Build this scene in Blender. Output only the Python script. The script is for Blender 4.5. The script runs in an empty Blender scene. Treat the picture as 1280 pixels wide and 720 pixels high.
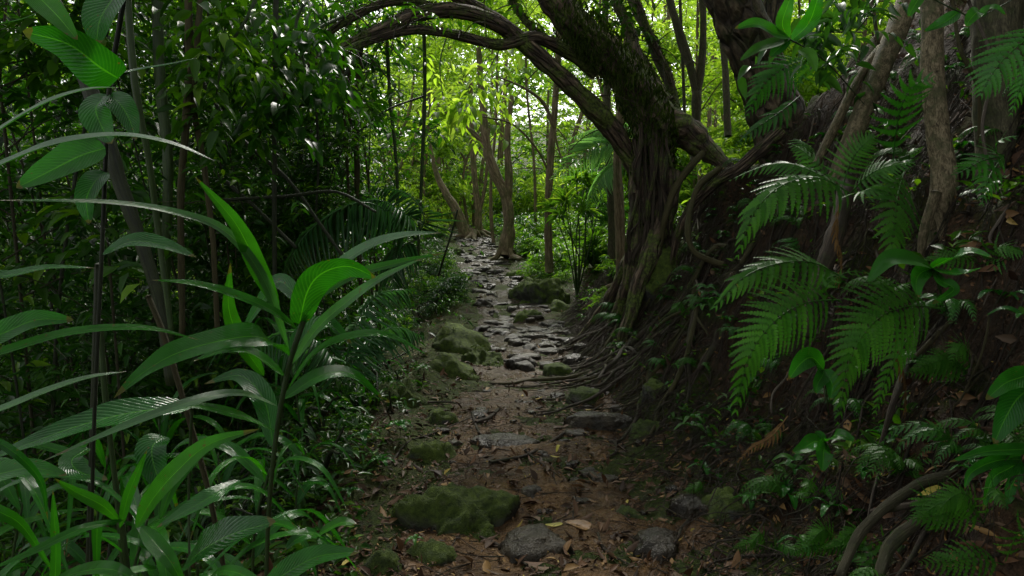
import bpy, math, random
import numpy as np
from mathutils import Vector

R = np.random.default_rng(11)
random.seed(5)
scene = bpy.context.scene
COL = scene.collection
F = 853.33
HROW = 270.0
CAMZ = 1.5
PITCH = math.atan((360 - HROW) / F)
CP, SP = math.cos(PITCH), math.sin(PITCH)

# ------------------------------------------------------------------ helpers
def at(px, py, Y):
    a = (px - 640) / F; b = (360 - py) / F
    d = np.array([a, CP + b * SP, -SP + b * CP])
    d = d * (Y / d[1])
    return np.array([d[0], d[1], d[2] + CAMZ])

def _hash(ix, iy, iz):
    h = (ix * 374761393 + iy * 668265263 + iz * 1274126177) & 0xffffffff
    h = ((h ^ (h >> 13)) * 1274126177) & 0xffffffff
    return ((h ^ (h >> 16)) & 0xffff) / 65535.0

def noise(x, y, z=0.0, s=1.0):
    x = np.asarray(x, float) * s + 57.3; y = np.asarray(y, float) * s + 91.7
    z = np.asarray(z, float) * s + 13.1 + 0 * x
    ix = np.floor(x).astype(np.int64); iy = np.floor(y).astype(np.int64); iz = np.floor(z).astype(np.int64)
    fx = x - ix; fy = y - iy; fz = z - iz
    fx = fx * fx * (3 - 2 * fx); fy = fy * fy * (3 - 2 * fy); fz = fz * fz * (3 - 2 * fz)
    r = 0
    for a in (0, 1):
        for b in (0, 1):
            for c in (0, 1):
                w = (fx if a else 1 - fx) * (fy if b else 1 - fy) * (fz if c else 1 - fz)
                r = r + w * _hash(ix + a, iy + b, iz + c)
    return r * 2 - 1

def fbm(x, y, z=0.0, s=1.0, o=4):
    r = 0; a = 1
    for i in range(o):
        r = r + a * noise(x, y, z, s); s *= 2.03; a *= .5
    return r

def sstep(a, b, x):
    t = np.clip((np.asarray(x, float) - a) / (b - a), 0, 1)
    return t * t * (3 - 2 * t)

PY = [-6, 0, 3, 3.9, 5.6, 7.1, 9.8, 13, 18, 24, 40, 400]
PXC = [.1, .15, .2, .2, .08, .2, .14, -.45, -1.0, -2.6, -9, -60]
PXW = [.8, .8, .8, .78, .72, .62, .58, .5, .5, .5, .5, .5]
PXB = [1.1, 1.1, 1.08, 1.08, 1.0, .9, .98, 1.2, 1.6, 2.5, 6, 60]
def zc(y): return np.interp(y, [-6, 7, 8.5, 9.8, 13, 18, 22, 40, 70, 110, 400], [0, 0, .0, .03, .33, .90, 1.0, 1.3, 6, 16, 30])
def pxc(y): return np.interp(y, PY, PXC)
def pxw(y): return np.interp(y, PY, PXW)
def bankH(y): return np.interp(y, [-6, 0, 4, 5, 6, 7, 8, 10, 13, 20, 400], [6, 6, 5, 3.6, 2.75, 2.2, 1.5, .8, .4, .3, .3])

def height(x, y, fine=True):
    x = np.asarray(x, float); y = np.asarray(y, float)
    base = zc(y)
    b = np.interp(y, PY, PXB)
    d = x - b + .12 * noise(x, y, 0, 1.3)
    H = bankH(y)
    up = np.where(d > -.3, 1.55 * (np.sqrt((d) ** 2 + .09) + d) / 2, 0)
    up = up * sstep(-.5, .1, d)
    k = .35
    up = -k * np.log(np.exp(-up / k) + np.exp(-(H) / k)) + .0
    up = up + .15 * np.clip(d - H / 1.5, 0, 30)
    c = pxc(y); w = pxw(y)
    dl = (c - w) - x
    nearf = 1 - sstep(12, 30, y)
    left = .10 * np.exp(-((dl - .35) / .3) ** 2) - .42 * np.clip(dl - .7, 0, 5) * nearf - .05 * np.clip(dl - 8, 0, 40) * nearf
    left = np.where(dl > -1, left, 0)
    z = base + np.maximum(up, 0) + left
    offp = sstep(-.1, .5, np.abs(x - c) - w)
    z = z + (.02 + .07 * offp) * fbm(x, y, 0, 1.7, 3)
    bk = sstep(0, .4, d) * nearf
    z = z + bk * (.20 * fbm(x, y, z, 2.2, 3) - .10 * np.abs(noise(x, y, z, 5.0)))
    if fine:
        z = z + (.012 + .02 * offp) * fbm(x, y, 1.0, 9, 3)
    # worn rut relief and stony steps farther up the path
    onp = 1 - sstep(-.1, .15, np.abs(x - c) - w)
    st = sstep(7.5, 9, y) * onp
    z = z + st * .05 * np.clip(fbm(x, y, 2.0, 3.1, 3), -1, 1)
    return z

def ground(px, py, lift=0.0):
    o = np.array([0, 0, CAMZ]); d = at(px, py, 1.0) - o
    t = np.arange(.8, 60, .02)
    P = o[None] + d[None] * t[:, None]
    hh = height(P[:, 0], P[:, 1])
    k = np.argmax(P[:, 2] < hh + lift)
    return P[k] if P[k, 2] < hh[k] + lift else P[-1]

def crom(P, n):
    P = np.asarray(P, float)
    if len(P) == 2: return P[0] + (P[1] - P[0]) * np.linspace(0, 1, n)[:, None]
    Q = np.vstack([2 * P[0] - P[1], P, 2 * P[-1] - P[-2]])
    seg = len(P) - 1
    u = np.linspace(0, seg - 1e-9, n); i = u.astype(int); t = (u - i)[:, None]
    a, b, c, d = Q[i], Q[i + 1], Q[i + 2], Q[i + 3]
    return .5 * ((2 * b) + (-a + c) * t + (2 * a - 5 * b + 4 * c - d) * t ** 2 + (-a + 3 * b - 3 * c + d) * t ** 3)

def unit(v):
    v = np.asarray(v, float)
    return v / (np.linalg.norm(v, axis=-1, keepdims=True) + 1e-9)

class G:
    def __init__(s): s.V = []; s.U = []; s.Q = []; s.n = 0; s.T = []
    def add(s, V, faces, UV=None):
        V = np.asarray(V, float)
        f = np.asarray(faces, int) + s.n
        s.V.append(V); s.U.append(np.zeros((len(V), 2)) if UV is None else np.asarray(UV, float))
        (s.Q if f.shape[1] == 4 else s.T).append(f)
        s.n += len(V)
    def build(s, name, mat, parent=None, smooth=True, origin=None, mats=None):
        V = np.vstack(s.V); U = np.vstack(s.U)
        loc = np.zeros(3)
        if origin is not None: loc = np.asarray(origin, float); V = V - loc
        if parent is not None:
            V = V - np.array(parent.location)
        me = bpy.data.meshes.new(name)
        Q = np.vstack(s.Q) if s.Q else np.zeros((0, 4), int)
        T = np.vstack(s.T) if s.T else np.zeros((0, 3), int)
        loops = np.concatenate([Q.ravel(), T.ravel()]).astype(np.int32)
        starts = np.concatenate([np.arange(len(Q)) * 4, len(Q) * 4 + np.arange(len(T)) * 3]).astype(np.int32)
        me.vertices.add(len(V)); me.vertices.foreach_set('co', V.astype(np.float32).ravel())
        me.loops.add(len(loops)); me.loops.foreach_set('vertex_index', loops)
        me.polygons.add(len(starts)); me.polygons.foreach_set('loop_start', starts)
        me.polygons.foreach_set('use_smooth', np.full(len(starts), smooth))
        uv = me.uv_layers.new(name='UVMap')
        uv.data.foreach_set('uv', U[loops].astype(np.float32).ravel())
        me.update(calc_edges=True); me.validate()
        me.materials.append(mat)
        o = bpy.data.objects.new(name, me); COL.objects.link(o)
        if parent is not None: o.parent = parent
        else: o.location = loc
        return o

def tag(o, label, cat, group=None, kind=None):
    if label: o['label'] = label
    if cat: o['category'] = cat
    if group: o['group'] = group
    if kind: o['kind'] = kind
    return o

def thing(name, label, cat, loc=(0, 0, 0), group=None):
    o = bpy.data.objects.new(name, None); COL.objects.link(o)
    o.location = tuple(float(c) for c in loc); o.empty_display_size = .1
    return tag(o, label, cat, group)

KIDS = {}
def dup(root, loc, rz=0, sc=1, label=None, group=None, tilt=(0, 0)):
    r = root.copy(); COL.objects.link(r); r.location = tuple(float(c) for c in loc)
    r.rotation_euler = (tilt[0], tilt[1], rz)
    r.scale = (sc, sc, sc) if np.isscalar(sc) else sc
    if label: r['label'] = label
    if group: r['group'] = group
    for ch in KIDS.setdefault(root.name, list(root.children)):
        c = ch.copy(); COL.objects.link(c); c.parent = r
        for g in KIDS.setdefault(ch.name, list(ch.children)):
            d = g.copy(); COL.objects.link(d); d.parent = c
    return r

def tube(g, pts, rad, ns=10, n=24, lump=0.0, ls=6.0, flute=0.0, cap=True):
    P = crom(pts, n)
    rad = np.interp(np.linspace(0, 1, n), np.linspace(0, 1, len(rad)), rad)
    T = unit(np.gradient(P, axis=0))
    up = np.array([0, 0, 1.0]) if abs(T[0, 2]) < .9 else np.array([1.0, 0, 0])
    N = np.zeros_like(P); N[0] = unit(np.cross(np.cross(T[0], up), T[0]))
    for i in range(1, n):
        v = N[i - 1] - T[i] * np.dot(N[i - 1], T[i]); N[i] = unit(v)
    B = np.cross(T, N)
    a = np.linspace(0, 2 * np.pi, ns, endpoint=False)
    D = N[:, None] * np.cos(a)[None, :, None] + B[:, None] * np.sin(a)[None, :, None]
    V = P[:, None] + D * rad[:, None, None]
    if lump or flute:
        q = V.reshape(-1, 3)
        nz = fbm(q[:, 0], q[:, 1], q[:, 2], ls, 3).reshape(n, ns)
        fl = noise(np.cos(a)[None] * 3 + 0 * rad[:, None], np.sin(a)[None] * 3 + 0 * rad[:, None], np.linspace(0, 3, n)[:, None] + 0 * a[None])
        V = P[:, None] + D * (rad[:, None] * (1 + lump * nz + flute * fl))[:, :, None]
    V = V.reshape(-1, 3)
    i = np.arange(n - 1)[:, None] * ns; j = np.arange(ns)[None]; j2 = (j + 1) % ns
    Fc = np.stack([i + j, i + j2, i + ns + j2, i + ns + j], -1).reshape(-1, 4)
    L = np.concatenate([[0], np.cumsum(np.linalg.norm(np.diff(P, axis=0), axis=1))])
    UV = np.stack([np.repeat(L, ns), np.tile(a / 6.283, n)], -1)
    g.add(V, Fc, UV)
    if cap:
        for e, s in ((0, -1), (n - 1, 1)):
            ring = np.arange(ns) + e * ns
            c = P[e] + T[e] * s * rad[e] * .5
            base = g.n
            g.V.append(c[None]); g.U.append(np.zeros((1, 2))); g.n += 1
            off = base - len(V) if e == 0 else base - len(V) - 1
            tr = np.stack([ring + off, np.roll(ring, -1) + off, np.full(ns, base)], -1)
            g.T.append(tr)
    return P

# leaf profile functions
def prof(kind, t):
    if kind == 'lance': return np.sin(np.pi * t ** .75) ** .8 * (1 - .15 * t)
    if kind == 'blade': return np.clip(t * 7, 0, 1) ** .6 * (1 - t ** 2.2) ** .9 * (1 - .2 * (1 - t))
    if kind == 'broad': return np.sin(np.pi * t ** .8) ** .55 * (1 - .35 * t)
    if kind == 'heart': return np.sin(np.pi * (t * .94 + .06) ** .62) ** .6 * (1 - .3 * t)

def blade(g, pts, w, kind='blade', n=26, nc=3, fold=.25, hint=(0, -.4, 1), wave=0.0, roll=0.0, tear=0.0):
    """a real leaf surface along a 3-D midrib; w = half width in metres"""
    P = crom(pts, n); t = np.linspace(0, 1, n)
    T = unit(np.gradient(P, axis=0))
    h = np.tile(np.asarray(hint, float), (n, 1))
    S = unit(np.cross(T, h)); Nn = unit(np.cross(S, T))
    ro = roll * t
    S2 = S * np.cos(ro)[:, None] + Nn * np.sin(ro)[:, None]; N2 = np.cross(S2, T)
    W = w * prof(kind, t) * (1 + .04 * noise(t * 9, R.uniform(0, 99) + 0 * t)) + 0
    ph = R.uniform(0, 6)
    cs = np.linspace(-1, 1, 2 * nc + 1)
    V = []
    for c in cs:
        bend = fold * (abs(c) ** 1.3)
        wv = wave * np.sin(t * 19 + ph + c * 1.3) * abs(c)
        V.append(P + S2 * (W * c * math.cos(fold * .8))[:, None] + N2 * ((bend + wv) * W)[:, None])
    V = np.stack(V, 1).reshape(-1, 3)
    m = len(cs)
    i = np.arange(n - 1)[:, None] * m; j = np.arange(m - 1)[None]
    Fc = np.stack([i + j, i + j + 1, i + m + j + 1, i + m + j], -1).reshape(-1, 4)
    UV = np.stack([np.repeat(t, m), np.tile((cs + 1) / 2, n)], -1)
    g.add(V, Fc, UV)

# vectorised small leaves
def tmpl(kind, n=2, fold=.25, droop=.15):
    if n == 1:
        V = np.array([[0, 0, 0], [.42, .5, fold * .5], [1, 0, -droop], [.42, -.5, fold * .5]]); Fc = [[0, 1, 2], [0, 2, 3]]
        return V, np.array(Fc), np.array([[0, .5], [.4, 1], [1, .5], [.4, 0]])
    t = np.linspace(0, 1, n + 1); w = prof(kind, np.clip(t, .001, .999)) * .5
    V = []; U = []
    for i in range(n + 1):
        z = -droop * t[i] ** 2
        for s in (-1, 0, 1):
            V.append([t[i], s * w[i], z + abs(s) * w[i] * fold]); U.append([t[i], (s + 1) / 2])
    Fc = []
    for i in range(n):
        for j in range(2):
            a = i * 3 + j; Fc.append([a, a + 3, a + 4, a + 1])
    return np.array(V), np.array(Fc), np.array(U)

def leaves(g, P, D, Nn, L, W, T):
    """P positions, D directions, Nn normals, L lengths, W width/length ratio"""
    V, Fc, U = T
    X = unit(D); Y = unit(np.cross(Nn, X)); Z = np.cross(X, Y)
    L = np.broadcast_to(L, (len(P),)); W = np.broadcast_to(W, (len(P),))
    M = (P[:, None] + X[:, None] * (V[None, :, 0] * L[:, None])[..., None]
         + Y[:, None] * (V[None, :, 1] * (L * W)[:, None])[..., None] + Z[:, None] * (V[None, :, 2] * L[:, None])[..., None])
    k = len(V)
    FF = (Fc[None] + (np.arange(len(P)) * k)[:, None, None]).reshape(-1, Fc.shape[1])
    g.add(M.reshape(-1, 3), FF, np.tile(U, (len(P), 1)))

def rdir(n, zmin=-1, zmax=1):
    z = R.uniform(zmin, zmax, n); a = R.uniform(0, 6.283, n); r = np.sqrt(1 - z * z)
    return np.stack([r * np.cos(a), r * np.sin(a), z], -1)

def sprays(g, C, k, tl, L, W, T, spread=1.0, droop=.3, wood=None, wr=.004, zr=(-.3, .5), flat=.3):
    """twigs with leaves along them. C twig origins, k leaves per twig, tl twig length"""
    n = len(C)
    d = rdir(n, *zr); tlv = tl * R.uniform(.6, 1.3, n)
    s = (np.arange(k) + .6) / k
    side = unit(np.cross(d, [0, 0, 1.0]))
    PP = C[:, None] + d[:, None] * (s[None, :, None] * tlv[:, None, None])
    PP[..., 2] -= droop * (s[None] ** 2) * tlv[:, None]
    sg = np.where(np.arange(k) % 2 == 0, 1, -1)[None, :, None]
    DD = d[:, None] * .6 + side[:, None] * sg * spread + R.normal(0, .3, (n, k, 3))
    DD[..., 2] -= droop
    NN = np.array([0, 0, 1.0]) + R.normal(0, flat, (n, k, 3))
    leaves(g, PP.reshape(-1, 3), DD.reshape(-1, 3), NN.reshape(-1, 3), L * R.uniform(.55, 1.25, n * k), W, T)
    if wood is not None:
        for i in range(n):
            e = C[i] + d[i] * tlv[i]; e[2] -= droop * tlv[i]
            mid = C[i] + d[i] * tlv[i] * .5; mid[2] -= droop * tlv[i] * .25
            tube(wood, [C[i], mid, e], [wr, wr * .6], 3, 4, cap=False)

# ------------------------------------------------------------------ materials
def newmat(name):
    m = bpy.data.materials.new(name); m.use_nodes = True
    nt = m.node_tree; nt.nodes.clear()
    return m, nt, nt.nodes, nt.links

def nd(nt, t, **kw):
    n = nt.nodes.new(t)
    for k, v in kw.items():
        if k.startswith('i_'): n.inputs[k[2:].replace('_', ' ')].default_value = v
        else: setattr(n, k, v)
    return n

def mixc(nt, fac, a, b, bt='MIX'):
    n = nt.nodes.new('ShaderNodeMix'); n.data_type = 'RGBA'; n.blend_type = bt
    for s, v in ((n.inputs[0], fac), (n.inputs[6], a), (n.inputs[7], b)):
        if isinstance(v, bpy.types.NodeSocket): nt.links.new(v, s)
        elif isinstance(v, (int, float)): s.default_value = v
        else: s.default_value = (*v, 1)
    return n.outputs[2]

def mth(nt, op, a, b=None, c=None, clamp=False):
    n = nt.nodes.new('ShaderNodeMath'); n.operation = op; n.use_clamp = clamp
    for i, v in enumerate((a, b, c)):
        if v is None: continue
        if isinstance(v, bpy.types.NodeSocket): nt.links.new(v, n.inputs[i])
        else: n.inputs[i].default_value = v
    return n.outputs[0]

def ramp(nt, fac, stops):
    n = nt.nodes.new('ShaderNodeValToRGB'); nt.links.new(fac, n.inputs[0])
    e = n.color_ramp.elements
    while len(e) < len(stops): e.new(.5)
    for i, (p, c) in enumerate(stops):
        e[i].position = p; e[i].color = (*c, 1) if len(c) == 3 else c
    return n.outputs[0]

def ntex(nt, vec, scale, detail=4, rough=.55, dist=0):
    n = nd(nt, 'ShaderNodeTexNoise'); n.inputs['Scale'].default_value = scale
    n.inputs['Detail'].default_value = detail; n.inputs['Roughness'].default_value = rough
    n.inputs['Distortion'].default_value = dist
    if vec is not None: nt.links.new(vec, n.inputs['Vector'])
    return n.outputs['Fac']

def leafmat(name, c1, c2, rough=.35, trans=.35, veins=None, tcol=None, spec=.5, wet=0.0, hot=None):
    m, nt, N, K = newmat(name)
    geo = nd(nt, 'ShaderNodeNewGeometry'); oi = nd(nt, 'ShaderNodeObjectInfo')
    rnd = mth(nt, 'FRACT', mth(nt, 'ADD', geo.outputs['Random Per Island'], oi.outputs['Random']))
    col = mixc(nt, rnd, c1, c2)
    tc = nd(nt, 'ShaderNodeTexCoord')
    nz = ntex(nt, tc.outputs['Object'], 14 if veins else 3, 3)
    dk = ramp(nt, nz, [(.3, (.65, .65, .65)), (.7, (1.2, 1.2, 1.2))])
    col = mixc(nt, 1.0, col, dk, 'MULTIPLY')
    if hot:
        col = mixc(nt, mth(nt, 'GREATER_THAN', rnd, hot[0]), col, hot[1])
    p = nd(nt, 'ShaderNodeBsdfPrincipled')
    hgt = None
    if veins:
        sep = nd(nt, 'ShaderNodeSeparateXYZ'); K.new(tc.outputs['UV'], sep.inputs[0])
        av = mth(nt, 'ABSOLUTE', mth(nt, 'SUBTRACT', sep.outputs['Y'], .5))
        if veins == 'par':
            s = mth(nt, 'SINE', mth(nt, 'MULTIPLY', av, 110.0)); fq = .5
            mid = mth(nt, 'LESS_THAN', av, .018)
        else:
            arg = mth(nt, 'ADD', mth(nt, 'MULTIPLY', sep.outputs['X'], 120.0), mth(nt, 'MULTIPLY', av, -55.0))
            s = mth(nt, 'SINE', arg)
            mid = mth(nt, 'LESS_THAN', av, .022)
        s = mth(nt, 'POWER', mth(nt, 'MULTIPLY_ADD', s, .5, .5), 3.0)
        col = mixc(nt, mth(nt, 'MULTIPLY', s, .28), col, (c2[0] * 1.5 + .01, c2[1] * 1.4 + .01, c2[2] * 1.3))
        col = mixc(nt, mth(nt, 'MULTIPLY', mid, .7), col, (c2[0] * 2.2 + .02, c2[1] * 1.9 + .02, c2[2] * 1.5))
        n5 = ntex(nt, tc.outputs['Object'], 22, 3)
        dead = mth(nt, 'GREATER_THAN', mth(nt, 'ADD', sep.outputs['X'], mth(nt, 'MULTIPLY', n5, .24)), 1.06)
        spot = mth(nt, 'GREATER_THAN', ntex(nt, tc.outputs['Object'], 95, 2), .71)
        dead = mth(nt, 'MULTIPLY', mth(nt, 'MAXIMUM', dead, spot), .8)
        col = mixc(nt, dead, col, (.10, .075, .02))
        hgt = mth(nt, 'ADD', mth(nt, 'MULTIPLY', s, -.6), mth(nt, 'MULTIPLY', ntex(nt, tc.outputs['Object'], 75, 3), 1.5))
    bmp = nd(nt, 'ShaderNodeBump'); bmp.inputs['Strength'].default_value = .5 if veins else .25
    bmp.inputs['Distance'].default_value = .0022 if veins else .004
    K.new(hgt if hgt else ntex(nt, tc.outputs['Object'], 45, 2), bmp.inputs['Height'])
    K.new(bmp.outputs[0], p.inputs['Normal'])
    K.new(col, p.inputs['Base Color'])
    if wet:
        rn = ntex(nt, tc.outputs['Object'], 38, 3)
        K.new(ramp(nt, rn, [(.4, (rough, rough, rough)), (.56, (rough * .4,) * 3)]), p.inputs['Roughness'])
    else: p.inputs['Roughness'].default_value = rough
    p.inputs['Specular IOR Level'].default_value = spec
    t = nd(nt, 'ShaderNodeBsdfTranslucent')
    tcl = mixc(nt, 1.0, col, tcol or (1.9, 1.7, .6), 'MULTIPLY')
    K.new(tcl, t.inputs['Color'])
    mx = nd(nt, 'ShaderNodeMixShader'); mx.inputs[0].default_value = trans
    K.new(p.outputs[0], mx.inputs[1]); K.new(t.outputs[0], mx.inputs[2])
    out = nd(nt, 'ShaderNodeOutputMaterial'); K.new(mx.outputs[0], out.inputs[0])
    return m

def earthmat(name, stops, rough=(.45, .8), bs=1.0, moss=0.0, mosscol=((.022, .042, .005), (.10, .15, .018)), bumpd=.03, scale=1.0, mz=(.25, .75), world=True, spec=.4, crack=0.0, mscale=3.0, rscale=2.3, wety=False):
    m, nt, N, K = newmat(name)
    tc = nd(nt, 'ShaderNodeTexCoord'); geo = nd(nt, 'ShaderNodeNewGeometry')
    v = geo.outputs['Position'] if world else tc.outputs['Object']
    n1 = ntex(nt, v, 2.2 * scale, 6, .62); n2 = ntex(nt, v, 14 * scale, 5, .65); n3 = ntex(nt, v, 60 * scale, 4, .6)
    f = mth(nt, 'ADD', mth(nt, 'MULTIPLY', n1, .5), mth(nt, 'ADD', mth(nt, 'MULTIPLY', n2, .35), mth(nt, 'MULTIPLY', n3, .15)))
    f = mth(nt, 'MULTIPLY_ADD', mth(nt, 'SUBTRACT', f, .5), 2.6, .5, clamp=True)
    col = ramp(nt, f, stops)
    h = mth(nt, 'ADD', mth(nt, 'MULTIPLY', n2, .7), mth(nt, 'ADD', mth(nt, 'MULTIPLY', n3, .35), mth(nt, 'MULTIPLY', n1, .5)))
    if crack:
        vo = nd(nt, 'ShaderNodeTexVoronoi'); vo.feature = 'DISTANCE_TO_EDGE'; vo.inputs['Scale'].default_value = crack
        K.new(v, vo.inputs['Vector'])
        cr = mth(nt, 'MULTIPLY', vo.outputs['Distance'], 6.0, clamp=True)
        h = mth(nt, 'ADD', h, mth(nt, 'MULTIPLY', cr, .35))
        col = mixc(nt, mth(nt, 'MULTIPLY_ADD', cr, -.6, .6), col, tuple(c * .4 for c in stops[0][1]))
    ro = ramp(nt, ntex(nt, v, rscale * scale, 4), [(.38, (rough[0],) * 3), (.62, (rough[1],) * 3)])
    if wety:   # the stony upper stretch is wetter and greyer
        sp_ = nd(nt, 'ShaderNodeSeparateXYZ'); K.new(geo.outputs['Position'], sp_.inputs[0])
        wy = ramp(nt, mth(nt, 'MULTIPLY_ADD', mth(nt, 'ADD', sp_.outputs['Y'], mth(nt, 'MULTIPLY', n1, 4.0)), .1, -.1), [(.55, (0, 0, 0)), (.9, (1, 1, 1))])
        col = mixc(nt, mth(nt, 'MULTIPLY', wy, .75), col, (.045, .036, .024)); ro = mixc(nt, mth(nt, 'MULTIPLY', wy, .8), ro, (.22, .22, .22))
    if moss:
        sep = nd(nt, 'ShaderNodeSeparateXYZ'); K.new(geo.outputs['Normal'], sep.inputs[0])
        mm = mth(nt, 'ADD', sep.outputs['Z'], mth(nt, 'MULTIPLY', mth(nt, 'SUBTRACT', ntex(nt, v, mscale, 5, .6), .5), 2.6))
        mk = mth(nt, 'MULTIPLY', ramp(nt, mm, [(mz[0], (0, 0, 0)), (mz[1], (1, 1, 1))]), moss)
        mc = mixc(nt, ramp(nt, ntex(nt, v, 26, 5, .7), [(.35, (0, 0, 0)), (.68, (1, 1, 1))]), *mosscol)
        col = mixc(nt, mk, col, mc)
        h = mth(nt, 'ADD', h, mth(nt, 'MULTIPLY', mk, mth(nt, 'MULTIPLY', ntex(nt, v, 110, 4, .7), 1.1)))
        ro = mixc(nt, mk, ro, (.85, .85, .85))
    p = nd(nt, 'ShaderNodeBsdfPrincipled')
    b = nd(nt, 'ShaderNodeBump'); b.inputs['Strength'].default_value = bs; b.inputs['Distance'].default_value = bumpd
    K.new(h, b.inputs['Height']); K.new(b.outputs[0], p.inputs['Normal'])
    K.new(col, p.inputs['Base Color']); K.new(ro, p.inputs['Roughness'])
    p.inputs['Specular IOR Level'].default_value = spec
    out = nd(nt, 'ShaderNodeOutputMaterial'); K.new(p.outputs[0], out.inputs[0])
    return m

def barkmat(name, stops, moss=.6, mscale=5.0, stretch=(1, 1, .25), bs=1.0, bd=.02, scale=16.0, mcol=((.014, .022, .006), (.05, .07, .016)), flake=0.0, rough=.75):
    m, nt, N, K = newmat(name)
    geo = nd(nt, 'ShaderNodeNewGeometry')
    tcu = nd(nt, 'ShaderNodeTexCoord'); mp = nd(nt, 'ShaderNodeMapping'); mp.inputs['Scale'].default_value = (stretch[2], 1.1, 1); K.new(tcu.outputs['UV'], mp.inputs['Vector'])
    v = mp.outputs[0]
    n1 = ntex(nt, v, scale, 6, .65, .6); n2 = ntex(nt, geo.outputs['Position'], mscale, 6, .65); n3 = ntex(nt, v, scale * 4, 4, .6)
    f = mth(nt, 'ADD', mth(nt, 'MULTIPLY', n1, .6), mth(nt, 'MULTIPLY', n3, .4))
    f = mth(nt, 'MULTIPLY_ADD', mth(nt, 'SUBTRACT', f, .5), 2.8, .5, clamp=True)
    col = ramp(nt, f, stops)
    h = mth(nt, 'ADD', n1, mth(nt, 'MULTIPLY', n3, .4))
    if flake:
        vo = nd(nt, 'ShaderNodeTexVoronoi'); vo.feature = 'DISTANCE_TO_EDGE'; vo.inputs['Scale'].default_value = flake
        K.new(v, vo.inputs['Vector'])
        cr = mth(nt, 'MULTIPLY', vo.outputs['Distance'], 5.0, clamp=True)
        h = mth(nt, 'ADD', h, mth(nt, 'MULTIPLY', cr, .8))
        col = mixc(nt, mth(nt, 'MULTIPLY_ADD', cr, -.75, .75), col, (.006, .005, .004))
    mk = mth(nt, 'MULTIPLY', ramp(nt, n2, [(.47, (0, 0, 0)), (.6, (1, 1, 1))]), moss)
    mc = mixc(nt, ramp(nt, ntex(nt, geo.outputs['Position'], 40, 4), [(.4, (0, 0, 0)), (.65, (1, 1, 1))]), *mcol)
    col = mixc(nt, mk, col, mc)
    p = nd(nt, 'ShaderNodeBsdfPrincipled')
    b = nd(nt, 'ShaderNodeBump'); b.inputs['Strength'].default_value = bs; b.inputs['Distance'].default_value = bd
    K.new(h, b.inputs['Height']); K.new(b.outputs[0], p.inputs['Normal'])
    K.new(col, p.inputs['Base Color']); p.inputs['Roughness'].default_value = rough
    p.inputs['Specular IOR Level'].default_value = .3
    out = nd(nt, 'ShaderNodeOutputMaterial'); K.new(p.outputs[0], out.inputs[0])
    return m

M = {}
M['ground'] = earthmat('forest floor', [(.2, (.010, .006, .004)), (.5, (.032, .019, .010)), (.8, (.07, .04, .02))], (.6, .9), moss=.85, mz=(.5, 1.15), bumpd=.06, spec=.2)
M['path'] = earthmat('wet mud path', [(.1, (.016, .009, .004)), (.42, (.062, .034, .014)), (.7, (.14, .078, .030)), (.92, (.21, .13, .052))], (.25, .7), bumpd=.07, spec=.2, wety=True)
M['hill'] = earthmat('hill', [(.2, (.03, .06, .01)), (.8, (.10, .16, .03))], scale=.2)
M['rock'] = earthmat('mossy rock', [(.15, (.016, .016, .012)), (.5, (.05, .048, .038)), (.85, (.11, .105, .08))], (.4, .7), moss=.97, mz=(.02, .6), bumpd=.03, spec=.3, crack=3.4)
M['rock_bare'] = earthmat('wet bare rock', [(.15, (.009, .007, .004)), (.5, (.030, .023, .014)), (.85, (.07, .056, .034))], (.22, .5), moss=.8, mz=(1.0, 1.5), bumpd=.035, spec=.27, crack=4)
M['rock_moss'] = earthmat('thickly mossed rock', [(.15, (.012, .013, .011)), (.5, (.03, .03, .024)), (.85, (.06, .06, .05))], (.4, .6), moss=1.0, mz=(.0, .4), bumpd=.03, mosscol=((.03, .055, .006), (.13, .19, .022)))
M['bark_main'] = barkmat('shaggy mossy bark', [(.12, (.02, .014, .009)), (.45, (.10, .07, .045)), (.8, (.26, .19, .13))], moss=.92, mscale=5, scale=14, flake=9, stretch=(1, 1, .3), bd=.03, mcol=((.035, .055, .010), (.13, .18, .03)))
M['bark_plate'] = barkmat('rough plated bark', [(.15, (.018, .013, .007)), (.5, (.075, .055, .032)), (.85, (.19, .15, .09))], moss=.6, mscale=4, scale=12, flake=11, stretch=(1, 1, .35), bd=.04)
M['bark_thin'] = barkmat('thin stem bark', [(.15, (.018, .016, .008)), (.5, (.05, .045, .022)), (.85, (.11, .10, .055))], moss=.6, mscale=9, scale=30, stretch=(1, 1, .5), bd=.008)
M['bark_far'] = barkmat('far tree bark', [(.15, (.05, .034, .018)), (.5, (.15, .11, .06)), (.85, (.28, .22, .13))], moss=.6, mscale=4, scale=14, bd=.02, mcol=((.03, .045, .01), (.08, .11, .02)))
M['bark_pale'] = barkmat('pale mottled bark', [(.1, (.025, .019, .009)), (.4, (.10, .08, .042)), (.75, (.26, .21, .125))], moss=.75, mscale=10, scale=13, stretch=(1, 1, 1.6), bd=.014, mcol=((.03, .035, .012), (.07, .08, .03)))
M['stem_dark'] = barkmat('dark wet stem', [(.2, (.006, .008, .004)), (.8, (.03, .04, .014))], moss=.3, scale=25, bd=.006, rough=.45)
M['stem_green'] = barkmat('green cane', [(.2, (.012, .03, .006)), (.8, (.04, .075, .014))], moss=.25, scale=20, bd=.004, rough=.4)
M['vine'] = barkmat('brown vine', [(.2, (.022, .018, .006)), (.8, (.09, .078, .03))], moss=.3, scale=25, bd=.008)
M['root'] = barkmat('root', [(.2, (.012, .009, .006)), (.8, (.085, .062, .042))], moss=.5, mscale=8, scale=22, bd=.01)
M['root_pale'] = barkmat('pale root', [(.2, (.05, .04, .03)), (.8, (.17, .14, .105))], moss=.1, scale=22, bd=.006)

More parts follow.
